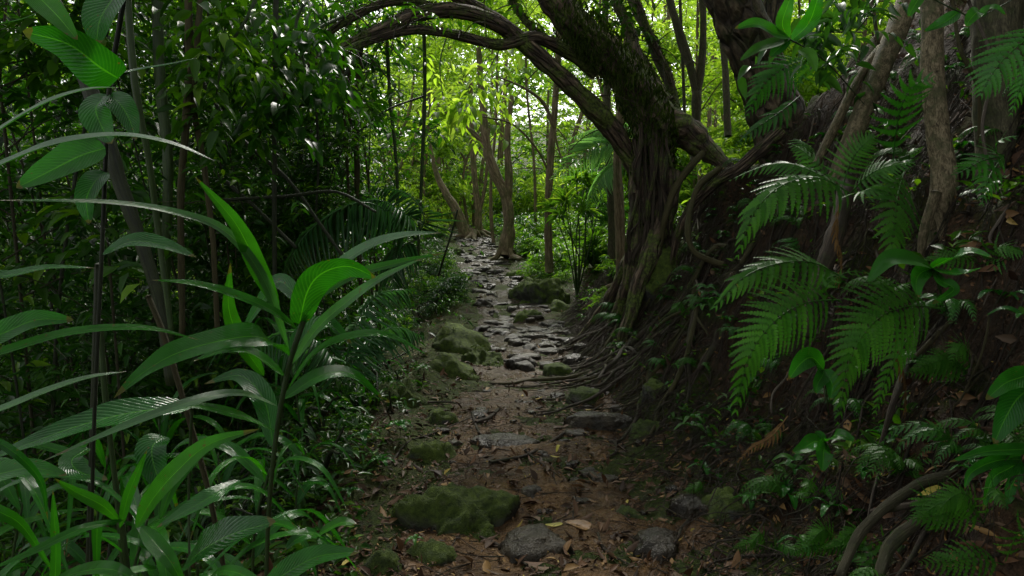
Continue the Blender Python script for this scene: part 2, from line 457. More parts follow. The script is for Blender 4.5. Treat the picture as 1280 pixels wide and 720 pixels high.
M['fg'] = leafmat('large wet leaf', (.016, .105, .009), (.028, .148, .012), .24, .36, 'par', (1.4, 1.8, .4), spec=.22, wet=1)
M['fg_sheen'] = leafmat('pale sheened leaf', (.035, .125, .03), (.05, .16, .035), .30, .3, 'par', (1.2, 1.7, .6), spec=.85)
M['fg_bright'] = leafmat('bright young leaf', (.024, .135, .010), (.034, .165, .012), .30, .36, 'par', (1.4, 1.7, .4), spec=.25)
M['fg_dark'] = leafmat('dark glossy leaf', (.010, .075, .009), (.018, .105, .012), .25, .28, 'pin', (1.3, 1.8, .5), spec=.28, wet=1)
M['fg_broad'] = leafmat('broad ribbed leaf', (.014, .10, .009), (.024, .135, .012), .24, .36, 'pin', (1.4, 1.9, .4), spec=.25, wet=1)
M['fern'] = leafmat('fern frond', (.028, .108, .011), (.048, .150, .016), .42, .3, None, (1.4, 1.7, .5), spec=.2)
M['fern_dark'] = leafmat('dark fern frond', (.022, .11, .011), (.036, .15, .013), .36, .28, None, (1.3, 1.7, .5), spec=.35)
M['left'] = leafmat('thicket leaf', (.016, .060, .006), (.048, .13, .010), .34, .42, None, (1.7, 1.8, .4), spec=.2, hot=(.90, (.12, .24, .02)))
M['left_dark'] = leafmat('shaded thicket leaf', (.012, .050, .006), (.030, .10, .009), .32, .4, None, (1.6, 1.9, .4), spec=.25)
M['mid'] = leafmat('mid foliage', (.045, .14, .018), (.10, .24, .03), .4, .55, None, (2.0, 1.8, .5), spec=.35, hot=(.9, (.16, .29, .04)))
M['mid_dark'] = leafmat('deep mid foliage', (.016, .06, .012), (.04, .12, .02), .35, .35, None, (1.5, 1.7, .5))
M['far'] = leafmat('sunlit far foliage', (.12, .25, .032), (.24, .40, .06), .5, .66, None, (1.85, 1.7, .55), spec=.3, hot=(.85, (.32, .48, .14)))  # sunlit brightness is put into the leaf colour itself
M['moss'] = leafmat('moss tuft', (.025, .05, .006), (.07, .11, .014), .8, .3, None, (1.3, 1.4, .6), spec=.1)
M['palm'] = leafmat('palm leaflet', (.17, .36, .14), (.24, .44, .2), .3, .4, None, (1.4, 1.6, .6))  # pale tone stands in for sky reflected on the leaflets
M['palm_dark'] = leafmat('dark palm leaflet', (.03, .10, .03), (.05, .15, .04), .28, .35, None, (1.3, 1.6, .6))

def littermat():
    m, nt, N, K = newmat('leaf litter')
    geo = nd(nt, 'ShaderNodeNewGeometry')
    c = ramp(nt, geo.outputs['Random Per Island'], [(0, (.02, .011, .006)), (.3, (.055, .028, .014)), (.55, (.11, .055, .025)), (.75, (.075, .05, .03)), (.88, (.14, .075, .03)), (.97, (.22, .13, .045)), (1, (.34, .28, .05))])
    p = nd(nt, 'ShaderNodeBsdfPrincipled'); K.new(c, p.inputs['Base Color']); p.inputs['Roughness'].default_value = .6; p.inputs['Specular IOR Level'].default_value = .2
    out = nd(nt, 'ShaderNodeOutputMaterial'); K.new(p.outputs[0], out.inputs[0]); return m
M['litter'] = littermat()
M['yellow_leaf'] = leafmat('yellow fallen leaf', (.36, .34, .03), (.42, .36, .04), .4, .2, 'pin', (1.2, 1.2, .5))
M['orange_leaf'] = leafmat('orange brown fallen leaf', (.17, .085, .02), (.22, .11, .025), .4, .15, 'pin', (1.2, 1.1, .5))
M['brown_leaf'] = leafmat('brown fallen leaf', (.09, .04, .02), (.11, .05, .022), .5, .1, 'pin', (1.2, 1.1, .5))

# ------------------------------------------------------------------ setting
def grid(name, xs, ys, zf, mat):
    X, Y = np.meshgrid(xs, ys); V = np.stack([X.ravel(), Y.ravel(), zf(X.ravel(), Y.ravel())], -1)
    nx, ny = len(xs), len(ys)
    i = np.arange(ny - 1)[:, None] * nx; j = np.arange(nx - 1)[None]
    Fc = np.stack([i + j, i + j + 1, i + nx + j + 1, i + nx + j], -1).reshape(-1, 4)
    g = G(); g.add(V, Fc); return g.build(name, mat)
xs = np.concatenate([-np.geomspace(400, 4.2, 50), np.arange(-4, 5.01, .045), np.geomspace(5.2, 400, 50)])
ys = np.concatenate([np.arange(-6, 0, .3), np.arange(0, 12, .05), np.arange(12, 22, .1), np.geomspace(22.2, 500, 60)])
o = grid('ground', xs, ys, height, M['ground']); tag(o, 'dark damp forest floor and steep mossy bank', None, kind='structure')

def path_sheet():
    g = G(); ys = np.concatenate([np.arange(-3, 12, .035), np.arange(12, 24, .07)]); s = np.linspace(-1, 1, 61)
    Y, S = np.meshgrid(ys, s, indexing='ij')
    W = pxw(Y) * (1.12 + .22 * noise(Y, S * 0 + np.sign(S) * 5, 0, 1.4) + .1 * noise(Y, np.sign(S) * 9, 0, 5))
    X = pxc(Y) + S * W
    e = 1 - np.abs(S) ** 5
    Z = height(X, Y) + .012 - .05 * (1 - e) + (.020 * fbm(X, Y, 4, 5, 4) - .012 * np.abs(noise(X, Y, 7, 11)) + .05 * sstep(7, 9, Y) * np.clip(noise(X, Y, 2, 2.2) * 1.6, -.6, .5)) * e
    ny, nx = Y.shape
    i = np.arange(ny - 1)[:, None] * nx; j = np.arange(nx - 1)[None]
    Fc = np.stack([i + j, i + j + 1, i + nx + j + 1, i + nx + j], -1).reshape(-1, 4)
    g.add(np.stack([X.ravel(), Y.ravel(), Z.ravel()], -1), Fc)
    o = g.build('path', M['path']); tag(o, 'wet brown mud footpath winding uphill between rocks', None, kind='structure')
path_sheet()

def surf(x, y):
    onp = 1 - sstep(-.1, .0, np.abs(x - pxc(y)) - pxw(y))
    return height(x, y) + .012 * onp

def normals(x, y):
    e = .03
    dx = (height(x + e, y, False) - height(x - e, y, False)) / (2 * e); dy = (height(x, y + e, False) - height(x, y - e, False)) / (2 * e)
    return unit(np.stack([-dx, -dy, np.ones_like(dx)], -1))

# leaf litter, rootlets
def scatter_xy(n, ylo=1.3, yhi=11):
    y = ylo * (yhi / ylo) ** R.uniform(0, 1, n)
    x = R.uniform(-.85, .85, n) * y + R.normal(0, .3, n)
    return x, y
def litter():
    g = G()
    n = 80000
    x, y = scatter_xy(n)
    d = np.abs(x - pxc(y)) - pxw(y)
    dens = .35 + .5 * sstep(-.5, .05, d) + .3 * (noise(x, y, 0, 1.8) > .05)
    bk = sstep(1.2, 2.2, x - 1.0)
    dens = dens * (1 - .1 * bk) * (1 - .45 * sstep(6.5, 9, y) * (d < 0))
    keep = R.uniform(0, 1, n) < dens
    x, y = x[keep], y[keep]; n = len(x)
    N = normals(x, y) + R.normal(0, .33, (n, 3))
    P = np.stack([x, y, surf(x, y) + R.uniform(.001, .010, n)], -1)
    D = rdir(n, -.1, .1); D = D - N * np.sum(D * N, 1, keepdims=True)
    k = n // 2
    L = np.where(R.uniform(0, 1, n) < .12, R.uniform(.05, .095, n), R.uniform(.012, .05, n) * R.uniform(.5, 1, n))
    leaves(g, P[:k], D[:k], N[:k], L[:k], R.uniform(.3, .6, k), tmpl('lance', 3, .3, .15))
    leaves(g, P[k:], D[k:], N[k:], L[k:], R.uniform(.2, .5, n - k), tmpl('lance', 3, -.2, -.12))
    o = g.build('leaf_litter', M['litter']); tag(o, 'fallen brown leaves scattered over path and bank', 'leaf litter', kind='stuff')
litter()
def rootlets():
    g = G()
    n = 4200
    y = R.uniform(1.5, 10, n); x = np.interp(y, PY, PXB) + R.uniform(-.25, 2.2, n) ** 1.0 * np.interp(y, [0, 7, 10], [1, .6, .4])
    for i in range(n):
        L = R.uniform(.1, .5); a = math.pi + R.normal(0, 1.1); k = 6; dr = R.uniform() < .3
        if R.uniform() < .35: a = R.uniform(0, 6.28)
        t = np.linspace(0, 1, k)
        px = x[i] + np.cos(a) * t * L + R.normal(0, .03, k); py = y[i] + np.sin(a) * t * L + R.normal(0, .03, k)
        pz = height(px, py) + .012 + R.uniform(0, .10) * np.sin(t * 3.14)
        r = R.uniform(.001, .0045) * (2.2 if i % 17 == 0 else 1)
        tube(g, np.stack([px, py, pz], -1), [r, r * .5], 4, 9, cap=False)
    o = g.build('rootlets', M['root']); tag(o, 'tangle of thin brown rootlets over the bank', 'rootlets', kind='stuff')
    g = G()
    for i in range(420):
        yy = 2 * 4.5 ** R.uniform(); xx = pxc(yy) + R.normal(0, .9); L = R.uniform(.05, .3); a = R.uniform(0, 6.28); k = 4; t = np.linspace(-.5, .5, k)
        px = xx + np.cos(a) * t * L + R.normal(0, .006, k); py = yy + np.sin(a) * t * L
        r = R.uniform(.0012, .004)
        tube(g, np.stack([px, py, surf(px, py) + r + .004], -1), [r, r * .6], 4, 6, cap=False)
    o = g.build('twig_litter', M['root']); tag(o, 'small broken twigs lying on the mud', 'twigs', kind='stuff')
rootlets()
def ground_cover():
    g = G()
    # small leafy ground cover: left verge, and right side beyond the bank
    n = 2600
    y = 2.6 * (9.0) ** R.uniform(0, 1, n); side = R.uniform(0, 1, n) < .62
    x = np.where(side, pxc(y) - pxw(y) - .1 - np.abs(R.normal(0, .9, n)), pxc(y) + pxw(y) + .15 + np.abs(R.normal(0, 1.3, n)))
    keep = side | (y > 8.5) | (R.uniform(0, 1, n) < .8)
    keep &= ~((y > 6.2) & (y < 10) & (x > -1.75) & (x < -.2))
    keep &= ~((y > 8.5) & (y < 12) & (x > 0) & (x < .95))
    keep &= ~((y > 3) & (y < 6.2) & (x > -.95) & (x < 0) & (R.uniform(0, 1, n) < .8))
    x, y = x[keep], y[keep]
    C = np.stack([x, y, height(x, y)], -1)
    k = 7; n = len(C)
    D = np.repeat(rdir(n, .3, 1), k, 0) * .3 + rdir(n * k, -.1, .6)
    P = np.repeat(C, k, 0) + rdir(n * k, 0, 1) * R.uniform(.01, .10, (n * k, 1))
    leaves(g, P, D, np.array([0, 0, 1.]) + R.normal(0, .3, (n * k, 3)), R.uniform(.025, .085, n * k), .42, tmpl('lance', 3))
    o = g.build('ground_cover', M['left']); tag(o, 'low leafy ground cover on the path verges', 'ground cover', kind='stuff')
ground_cover()

# ------------------------------------------------------------------ rocks
def ico(sub):
    bm_me = bpy.data.meshes.new('tmp'); import bmesh
    bm = bmesh.new(); bmesh.ops.create_icosphere(bm, subdivisions=sub, radius=1)
    V = np.array([v.co[:] for v in bm.verts]); Fc = np.array([[v.index for v in f.verts] for f in bm.faces]); bm.free()
    bpy.data.meshes.remove(bm_me)
    return V, Fc
ICO = {k: ico(k) for k in (3, 4, 5)}
# wet stones keep a brownish cast
def rock(cx, cy, wx, hz, label, mat='rock', dy=None, sub=4, sink=.45, flat=.0, rz=0, cuts=9, group=None, name='rock', cat='rock', moss=0, amp=.22, pos=None):
    """cx,cy = pixel of the rock's base; sizes in pixels at that depth"""
    p = ground(cx, cy) if pos is None else np.array(pos)
    s = p[1] / F; w = wx * s / 2; h = hz * s if pos is None else hz
    if pos is not None: w = wx / 2
    d = (dy * w) if dy else w * .8
    V, Fc = ICO[sub]; V = V.copy(); sd = R.uniform(0, 90) if pos is not None else (cx * 7.31 + cy) % 90
    for _ in range(cuts):   # planar breaks
        nn = rdir(1, .15, 1)[0]; q = V @ nn; c = R.uniform(.7, .95); V = V - nn[None] * np.clip(q - c, 0, 9)[:, None] * .75
    nz = fbm(V[:, 0] + sd, V[:, 1], V[:, 2], 1.3, 4); V = V * (1 + amp * nz)[:, None]
    V = V * (1 + .09 * fbm(V[:, 0] + sd, V[:, 1], V[:, 2], 5, 3))[:, None]
    if flat: V[:, 2] = np.where(V[:, 2] > flat, flat + (V[:, 2] - flat) * .2, V[:, 2])
    ext = V[:, 2].max()
    V[:, 2] /= ext
    ca, sa = math.cos(rz), math.sin(rz)
    x = V[:, 0] * w; y = V[:, 1] * d
    V[:, 2] -= 0; hh = min(h / (1 - sink), w * 1.15)
    P = np.stack([x * ca - y * sa, x * sa + y * ca, V[:, 2] * hh - sink * hh], -1)
    g = G(); g.add(P + np.array([p[0], p[1] + d * .6, p[2]]), Fc)
    o = g.build(name, M[mat], origin=(p[0], p[1] + d * .6, p[2])); tag(o, label, cat, group)
    if moss:
        g2 = G(); Wd = P + 0
        idx = R.integers(0, len(Fc), moss); a = Wd[Fc[idx, 0]]; b = Wd[Fc[idx, 1]]; c = Wd[Fc[idx, 2]]
        r1 = R.uniform(0, 1, (moss, 1)); r2 = R.uniform(0, 1, (moss, 1)) * (1 - r1)
        Q = a + (b - a) * r1 + (c - a) * r2; nn = unit(np.cross(b - a, c - a))
        k = (nn[:, 2] + 1.5 * noise(Q[:, 0], Q[:, 1], Q[:, 2], 4) > .55)
        Q, nn = Q[k], nn[k]
        L = R.uniform(.010, .028, len(Q)) * min(1.6, max(.7, p[1] / 5))
        leaves(g2, Q, nn + R.normal(0, .6, Q.shape), rdir(len(Q)), L, .35, tmpl('x', 1))
        m = g2.build('moss', M['moss']); m.parent = o
    return o

RK = [
 (562, 672, 190, 50, 'large flat-topped rock across the lower left of the path, its left half thick with moss', 'rock', dict(sub=5, dy=.6, moss=9000, sink=.5, amp=.42, cuts=3)),
 (530, 708, 85, 30, 'low mossy stone in front of the large flat-topped rock', 'rock_moss', dict(moss=1500)),
 (478, 722, 90, 40, 'dark mossy rock at the bottom edge below the broad leaves', 'rock', dict(moss=1000)),
 (665, 700, 120, 24, 'dark flush slab just right of the large flat-topped rock', 'rock_bare', dict(flat=.4, sink=.5)),
 (826, 698, 90, 30, 'smooth grey slab half buried at the foot of the bank', 'rock_bare', dict(flat=.4, sink=.5)),
 (866, 644, 62, 22, 'grey stone in the litter behind the half buried slab', 'rock_bare', dict(flat=.5)),
 (790, 650, 42, 26, 'small round mossy stone at the right side of the near path', 'rock', dict(moss=700)),
 (735, 506, 58, 22, 'squat grey rock with mossy top at the right path edge', 'rock', dict(flat=.6, moss=500)),
 (752, 538, 90, 20, 'long thin slab lying at the right path edge', 'rock_bare', dict(flat=.4, sink=.4, dy=.5)),
 (812, 546, 60, 38, 'upright mossy block at the toe of the bank', 'rock', dict(moss=1200)),
 (633, 562, 90, 12, 'pale flat stone worn flush in the middle of the path', 'rock_bare', dict(flat=.3, sink=.6)),
 (576, 438, 104, 50, 'long mossy boulder on the left verge, uppermost of the cluster', 'rock_moss', dict(moss=3000)),
 (603, 458, 62, 40, 'blunt dark-faced boulder with moss cap beside the path', 'rock', dict(moss=1800, sub=5)),
 (560, 470, 80, 36, 'ferny mossed boulder, lowest of the left verge cluster', 'rock_moss', dict(moss=2000)),
 (647, 462, 48, 22, 'bare rounded rock standing in the middle of the path', 'rock_bare', dict(flat=.7)),
 (671, 378, 72, 46, 'largest boulder beside the upper path, moss over its top', 'rock_moss', dict(sub=5, moss=2500, sink=.25)),
 (659, 402, 46, 32, 'rounded mossy boulder in front of the largest upper boulder', 'rock_moss', dict(moss=1500)),
 (699, 390, 44, 30, 'mossy boulder to the right of the largest upper boulder', 'rock_moss', dict(moss=1200)),
 (640, 347, 30, 12, 'small mossy stone up the path from the largest boulder', 'rock_moss', dict(moss=500)),
 (573, 318, 30, 20, 'smooth round boulder at the left of the path top', 'rock', dict(moss=600)),
 (603, 383, 30, 16, 'dark stone on the left edge of the stony stretch', 'rock_bare', {}),
 (618, 393, 18, 8, 'small dark stone just below the edge stone', 'rock_bare', {}),
 (492, 500, 74, 44, 'mossy rock half hidden in the left undergrowth', 'rock', dict(moss=1500)),
 (540, 580, 80, 50, 'plant-covered mossy mound left of the near path', 'rock_moss', dict(moss=2500)),
 (552, 530, 50, 22, 'low mossy stone on the left above the plant-covered mound', 'rock_moss', dict(moss=900)),
 (826, 494, 56, 46, 'mossy hump swelling out of the bank below the tree roots', 'rock_moss', dict(moss=2000)),
 (850, 330, 100, 60, 'rounded mossy boulder lodged beside the tree base', 'rock_moss', dict(moss=3500)),
 (925, 640, 90, 60, 'mossy mound on the lower bank under the seedlings', 'rock_moss', dict(moss=3500)),
 (1010, 380, 60, 30, 'dark rock buried in the bank behind the middle ferns', 'rock', dict(moss=400)),
 (720, 455, 40, 12, 'low wet stone where the bank meets the path', 'rock_bare', dict(flat=.5)),
 (700, 470, 46, 14, 'flat mossy stone near the right of the path bend', 'rock', dict(flat=.5)),
]
for (cx, cy, w, h, lab, mt, kw) in RK: rock(cx, cy, w, h, lab, mt, rz=R.uniform(-.3, .3), **kw)
for i in range(290):
    y = R.uniform(6.4, 18.5) if i < 235 else R.uniform(3.2, 7.0); x = pxc(y) + R.uniform(-1, 1) * pxw(y) * .95
    w = R.uniform(.10, .42) * (1 if i < 235 else .45)
    rock(0, 0, w, R.uniform(.02, .08) * (1 if i < 235 else .4), 'low wet stone bedded in the rocky surface of the path', 'rock_bare', pos=(x, y, float(height(x, y)) + .004), sub=3, flat=.5,
         sink=.4, rz=R.uniform(0, 6), amp=.38, group='stones bedded in the path', name='path_stone', cat='stone', dy=R.uniform(.5, .9))

# ------------------------------------------------------------------ trees
def trunk_part(name, pts, rad, mat, root, ns=12, n=40, lump=.12, flute=0, ls=6, **k):
    g = G(); tube(g, pts, rad, ns, n, lump, ls, flute); return g.build(name, M[mat], root)

def blob_points(cs, n, shell=.55):
    """cs: list of (centre, radii)"""
    vol = np.array([np.prod(r) ** .8 for c, r in cs]); pk = R.choice(len(cs), n, p=vol / vol.sum())
    C = np.array([c for c, r in cs], float)[pk]; Rr = np.array([r for c, r in cs], float)[pk]
    return C + rdir(n) * Rr * (R.uniform(0, 1, (n, 1)) ** shell)

P_ = lambda L, dx=0: [at(a, b, c) for a, b, c in L]
arch = thing('arching_tree', 'old gnarled tree on the bank with mossy limbs arching over the path', 'tree', (1.35, 7.2, .9))
trunk_part('trunk', P_([(818, 400, 7.3), (815, 300, 7.25), (812, 215, 7.2), (815, 160, 7.2), (790, 105, 7.1), (752, 60, 7.0), (712, 20, 6.9), (660, -50, 6.8), (620, -120, 6.8)]),
           [.14, .15, .19, .22, .19, .16, .15, .135, .11], 'bark_main', arch, 28, 110, .3, .28, 5)
LIMBS = [
 ([(806, 225, 7.1), (778, 180, 7.0), (742, 135, 6.8), (690, 85, 6.6), (632, 36, 6.4), (585, 5, 6.2), (540, -30, 6.0)], [.15, .13, .125, .11, .10, .08, .06]),
 ([(745, 90, 6.95), (715, 68, 6.8), (668, 47, 6.5), (625, 56, 6.3), (570, 44, 6.0), (520, 37, 5.7), (470, 48, 5.5), (420, 70, 5.2), (370, 105, 5.0), (325, 150, 4.9)], [.10, .085, .075, .06, .055, .05, .045, .035, .025, .012]),
 ([(640, 40, 6.45), (590, 17, 6.1), (535, 14, 5.9), (485, 33, 5.6), (440, 55, 5.4), (400, 75, 5.2), (340, 110, 5.1), (270, 140, 5.0)], [.09, .085, .08, .07, .06, .045, .03, .012]),
 ([(560, 15, 6.0), (500, 0, 5.8), (440, 22, 5.6), (390, 60, 5.5), (340, 130, 5.5), (310, 210, 5.5)], [.05, .05, .04, .03, .02, .01]),
 ([(832, 130, 7.2), (800, 85, 7.3), (788, 40, 7.5), (770, 0, 7.6), (750, -60, 7.7)], [.13, .10, .08, .07, .06]),
 ([(850, 150, 7.25), (835, 125, 7.3), (810, 85, 7.6), (790, 50, 7.8), (768, -10, 8)], [.08, .065, .06, .05, .04]),
 ([(848, 155, 7.4), (838, 100, 7.5), (818, 55, 7.6), (792, -10, 7.8)], [.07, .055, .045, .04]),
 ([(700, 20, 6.85), (690, -10, 6.8), (705, -60, 6.9)], [.09, .08, .07]),
 ([(705, 65, 6.8), (665, 35, 6.9), (640, 0, 7.0), (625, -50, 7)], [.05, .045, .04, .03]),
]
for pts, r in LIMBS: trunk_part('limb', P_(pts), [q * .78 for q in r], 'bark_main', arch, 14, 60, .16, 0, 8)
# the mossy spur running up right and the buttress roots
for pts, r in [
 ([(815, 170, 7.15), (845, 160, 7.2), (880, 185, 7.25), (915, 215, 7.2)], [.24, .2, .13, .06]),
 ([(835, 215, 7.0), (830, 260, 6.9), (812, 320, 6.7), (795, 370, 6.6), (780, 420, 6.5), (770, 452, 6.6)], [.13, .12, .10, .08, .06, .03]),
 ([(800, 210, 7.0), (797, 280, 6.9), (790, 340, 6.8), (778, 380, 6.9), (755, 425, 7.0), (730, 450, 7.1)], [.12, .11, .09, .07, .05, .03]),
 ([(798, 300, 7.1), (775, 350, 7.2), (755, 385, 7.4), (735, 410, 7.6), (715, 432, 7.8)], [.09, .075, .06, .045, .025]),
 ([(820, 330, 6.9), (832, 380, 6.5), (838, 420, 6.2), (835, 470, 5.9), (828, 520, 5.7)], [.09, .07, .06, .04, .02]),
 ([(975, 165, 6.2), (930, 205, 6.1), (890, 232, 6.2), (862, 262, 6.3), (846, 300, 6.4), (840, 330, 6.5)], [.06, .062, .055, .05, .04, .02]),
 ([(900, 210, 6.2), (872, 235, 6.1), (860, 280, 5.9), (866, 312, 5.8), (895, 328, 5.7), (930, 335, 5.6), (960, 330, 5.8)], [.028, .026, .026, .026, .024, .02, .015]),
 ([(880, 190, 6.8), (850, 225, 6.7), (832, 270, 6.65), (826, 310, 6.7)], [.035, .035, .03, .02]),
]:
    trunk_part('root', P_(pts), r, 'bark_main' if r[0] > .05 else 'vine', arch, 12, 50, .22, 0, 9)
for i in range(58):
    x0 = R.uniform(792, 836); y0 = R.uniform(150, 330); x1 = x0 + R.normal(-6, 14) ; L = R.uniform(60, 200)
    fan = (x0 - 812) / 30
    y1 = min(y0 + L, R.uniform(380, 450))
    pts = [(x0, y0, 6.86), (x0 + R.normal(0, 4), y0 + (y1 - y0) * .35, 6.78), (x0 + fan * 8 - 4 + R.normal(0, 5), y0 + (y1 - y0) * .7, 6.72), (x0 + fan * 11 - (y1 - 330) * .25 * (y1 > 330), y1, 6.8)]
    r = R.uniform(.006, .028)
    trunk_part('aerial_root', P_(pts), [r, r, r * .8, r * .4], R.choice(['root', 'bark_main', 'root']), arch, 6, 20, .25, 0, 14)
for i in range(34):      # root strands fanning down the bank toe
    y0 = R.uniform(360, 440); x0 = R.uniform(760, 900); p = ground(x0, y0); q = [p]
    a = math.pi * 1.02 + R.normal(0, .7)
    for k in range(1, 5):
        xx = p[0] + math.cos(a) * .16 * k + R.normal(0, .03); yy = p[1] + math.sin(a) * .1 * k + R.normal(0, .05)
        q.append(np.array([xx, yy, float(height(xx, yy)) + .015]))
    r = R.uniform(.007, .022); trunk_part('root', q, [r, r, r * .5], 'root', arch, 6, 16, .25, 0, 14)
# moss and hanging fibres on the trunk
g = G(); tp = crom(P_([(818, 380, 7.2), (812, 215, 7.1), (815, 160, 7.0), (790, 105, 6.95), (752, 60, 6.85), (712, 20, 6.7)]), 400)
idx = R.integers(0, 400, 3600); d = rdir(3600); d[:, 1] = -abs(d[:, 1])
leaves(g, tp[idx] + d * np.interp(idx, [0, 400], [.27, .2])[:, None], np.array([0, 0, -1.]) + R.normal(0, .4, (3600, 3)), d, R.uniform(.02, .10, 3600), .12, tmpl('x', 1))
g.build('moss', M['moss'], arch)
def crown_at(root, cs, ntw, k, tl, L, W, mat, T=None, name='crown', **kw):
    g = G(); C = blob_points(cs, ntw); sprays(g, C, k, tl, L, W, T or tmpl('x', 1), **kw); return g.build(name, M[mat], root)
# leafy twigs, moss and dead stubs along the arching limbs
g = G(); tw = G(); mo = G(); C = []
for pts, r_ in LIMBS:
    LP = crom(P_(pts), 120); ra = np.interp(np.linspace(0, 1, 120), np.linspace(0, 1, len(r_)), r_) * .78
    for k in R.integers(30, 118, 16):
        d = rdir(1, -.8, .6)[0]; L = R.uniform(.15, .55); q = [LP[k], LP[k] + d * L * .5 + [0, 0, .03], LP[k] + d * L - [0, 0, .12 * L]]
        B = tube(tw, q, [.007, .003], 4, 7, cap=False)
        if k > 84: C += [B[4], B[6]]
    idx = R.integers(0, 118, 1100); d = rdir(1100, -.2, 1); leaves(mo, LP[idx] + d * ra[idx][:, None] * .92, d + R.normal(0, .8, (1100, 3)), rdir(1100), R.uniform(.012, .05, 1100), .2, tmpl('x', 1))
sprays(g, np.array(C), 7, .28, .11, .4, tmpl('lance', 3, .25, .2), droop=.5)
g.build('foliage', M['left'], arch); tag(tw.build('twigs', M['root'], arch), None, None, kind='stuff'); mo.build('moss', M['moss'], arch)
for i in range(70):      # surface roots spilling over the bank below the tree
    x0 = R.uniform(1.05, 2.1); y0 = R.uniform(5.2, 7.6); a = math.pi + R.normal(.15, .85); n_ = 9; t_ = np.linspace(0, 1, n_); L = R.uniform(.7, 1.5)
    xx = x0 + np.cos(a) * t_ * L + np.cumsum(R.normal(0, .035, n_)); yy = y0 + np.sin(a) * t_ * L + np.cumsum(R.normal(0, .06, n_)); r_ = R.uniform(.007, .024)
    q = np.stack([xx, yy, height(xx, yy) + r_ * .7 + R.uniform(0, .06) * np.sin(t_ * 3.14) ** 2], -1); trunk_part('root', q, [r_, r_ * .9, r_ * .4], ['root', 'bark_main', 'vine'][i % 3], arch, 6, 26, .25, 0, 14) if i < 30 else None
    if i >= 30:
        g = G(); tube(g, q, [r_, r_ * .9, r_ * .4], 6, 26, .25, 14); o = g.build('bank_root', M[['root', 'bark_main', 'vine'][i % 3]], origin=q[0]); tag(o, 'bare root crawling over the bank below the gnarled tree', 'root', 'roots crawling over the bank')
for i in range(46):      # loose roots hanging in front of the upper bank
    p = ground(R.uniform(985, 1275), R.uniform(0, 470)); L = R.uniform(.3, .9); r_ = R.uniform(.002, .008); n_ = 7; t_ = np.linspace(0, 1, n_)
    q = np.stack([p[0] - .05 - .22 * t_ * L + np.cumsum(R.normal(0, .025, n_)), p[1] - .03 - .15 * t_ * L + np.cumsum(R.normal(0, .025, n_)), p[2] - L * t_ * .75], -1); q[:, 2] = np.maximum(q[:, 2], height(q[:, 0], q[:, 1]) + .01)
    g = G(); tube(g, q, [r_, r_, r_ * .5], 6, 26, .25, 20); o = g.build('hanging_root', M[['root', 'vine', 'root_pale'][i % 3]], origin=p); tag(o, 'thin loose root hanging down the dark upper bank behind the ferns', 'root', 'loose roots hanging on the upper bank')
# crowns above the frame shade the near ground
crown_at(arch, [((-1.5, 6.3, 7.0), (3.2, 2.0, 1.2)), ((.8, 7.0, 7.2), (2.6, 2.0, 1.2))], 300, 8, .5, .16, .45, 'mid')

plate = thing('rough_barked_tree', 'thick leaning tree with flaking plated bark at the top of the bank', 'tree', (2.3, 6.3, 2.2))
trunk_part('trunk', P_([(985, 190, 6.6), (962, 118, 6.5), (945, 70, 6.4), (925, 20, 6.3), (905, -30, 6.2), (875, -110, 6.1)]), [.27, .235, .225, .225, .23, .22], 'bark_plate', plate, 30, 90, .07, .04, 7)
trunk_part('limb', P_([(960, 60, 6.6), (968, 20, 6.7), (972, -30, 6.8), (990, -120, 7)]), [.12, .11, .11, .1], 'bark_plate', plate, 16, 30, .15)
crown_at(plate, [((2.4, 5.5, 7.2), (2.4, 2.2, 1.3))], 500, 8, .5, .16, .45, 'mid')

clump = thing('forked_sapling', 'dark forked sapling standing on the crest between the two big trees', 'tree', at(868, 175, 8.2))
trunk_part('trunk', P_([(868, 200, 8.2), (870, 160, 8.2), (871, 115, 8.2)]), [.06, .055, .06], 'bark_thin', clump, 10, 16)
for pts in ([(871, 120, 8.2), (862, 80, 8.2), (850, 40, 8.2), (838, 5, 8.2), (828, -40, 8.2)], [(871, 120, 8.2), (877, 80, 8.2), (879, 40, 8.2), (878, -40, 8.2)], [(862, 80, 8.2), (850, 50, 8.25), (832, -30, 8.3)]):
    trunk_part('limb', P_(pts), [.05, .045, .04, .035], 'bark_thin', clump, 8, 24)
crown_at(clump, [((1.6, 8.4, 5.6), (1.4, 1.2, .8))], 160, 8, .4, .13, .4, 'mid')
for k, (pts, r, lab) in enumerate([
  ([(850, 150, 7.9), (838, 110, 7.9), (822, 75, 8.0), (808, 40, 8.1), (792, 10, 8.2), (775, -40, 8.3)], .05, 'curved mossy sapling leaning left behind the gnarled tree'),
  ([(856, 165, 8.3), (855, 120, 8.4), (853, 70, 8.4), (850, 0, 8.5)], .022, 'very thin upright sapling left of the dark forked one'),
  ([(910, 170, 9.5), (908, 120, 9.6), (906, 80, 9.7), (900, 30, 9.8), (888, -20, 10)], .05, 'crooked greenish sapling between forked sapling and rough barked tree')]):
    s = thing('sapling', lab, 'tree', at(*pts[0])); trunk_part('trunk', P_(pts), [r, r * .9, r * .8], 'bark_thin', s, 9, 30)
    e = at(*pts[-1]); crown_at(s, [((e[0], e[1], e[2] + .9), (1, .9, .7))], 90, 8, .4, .13, .4, 'mid')

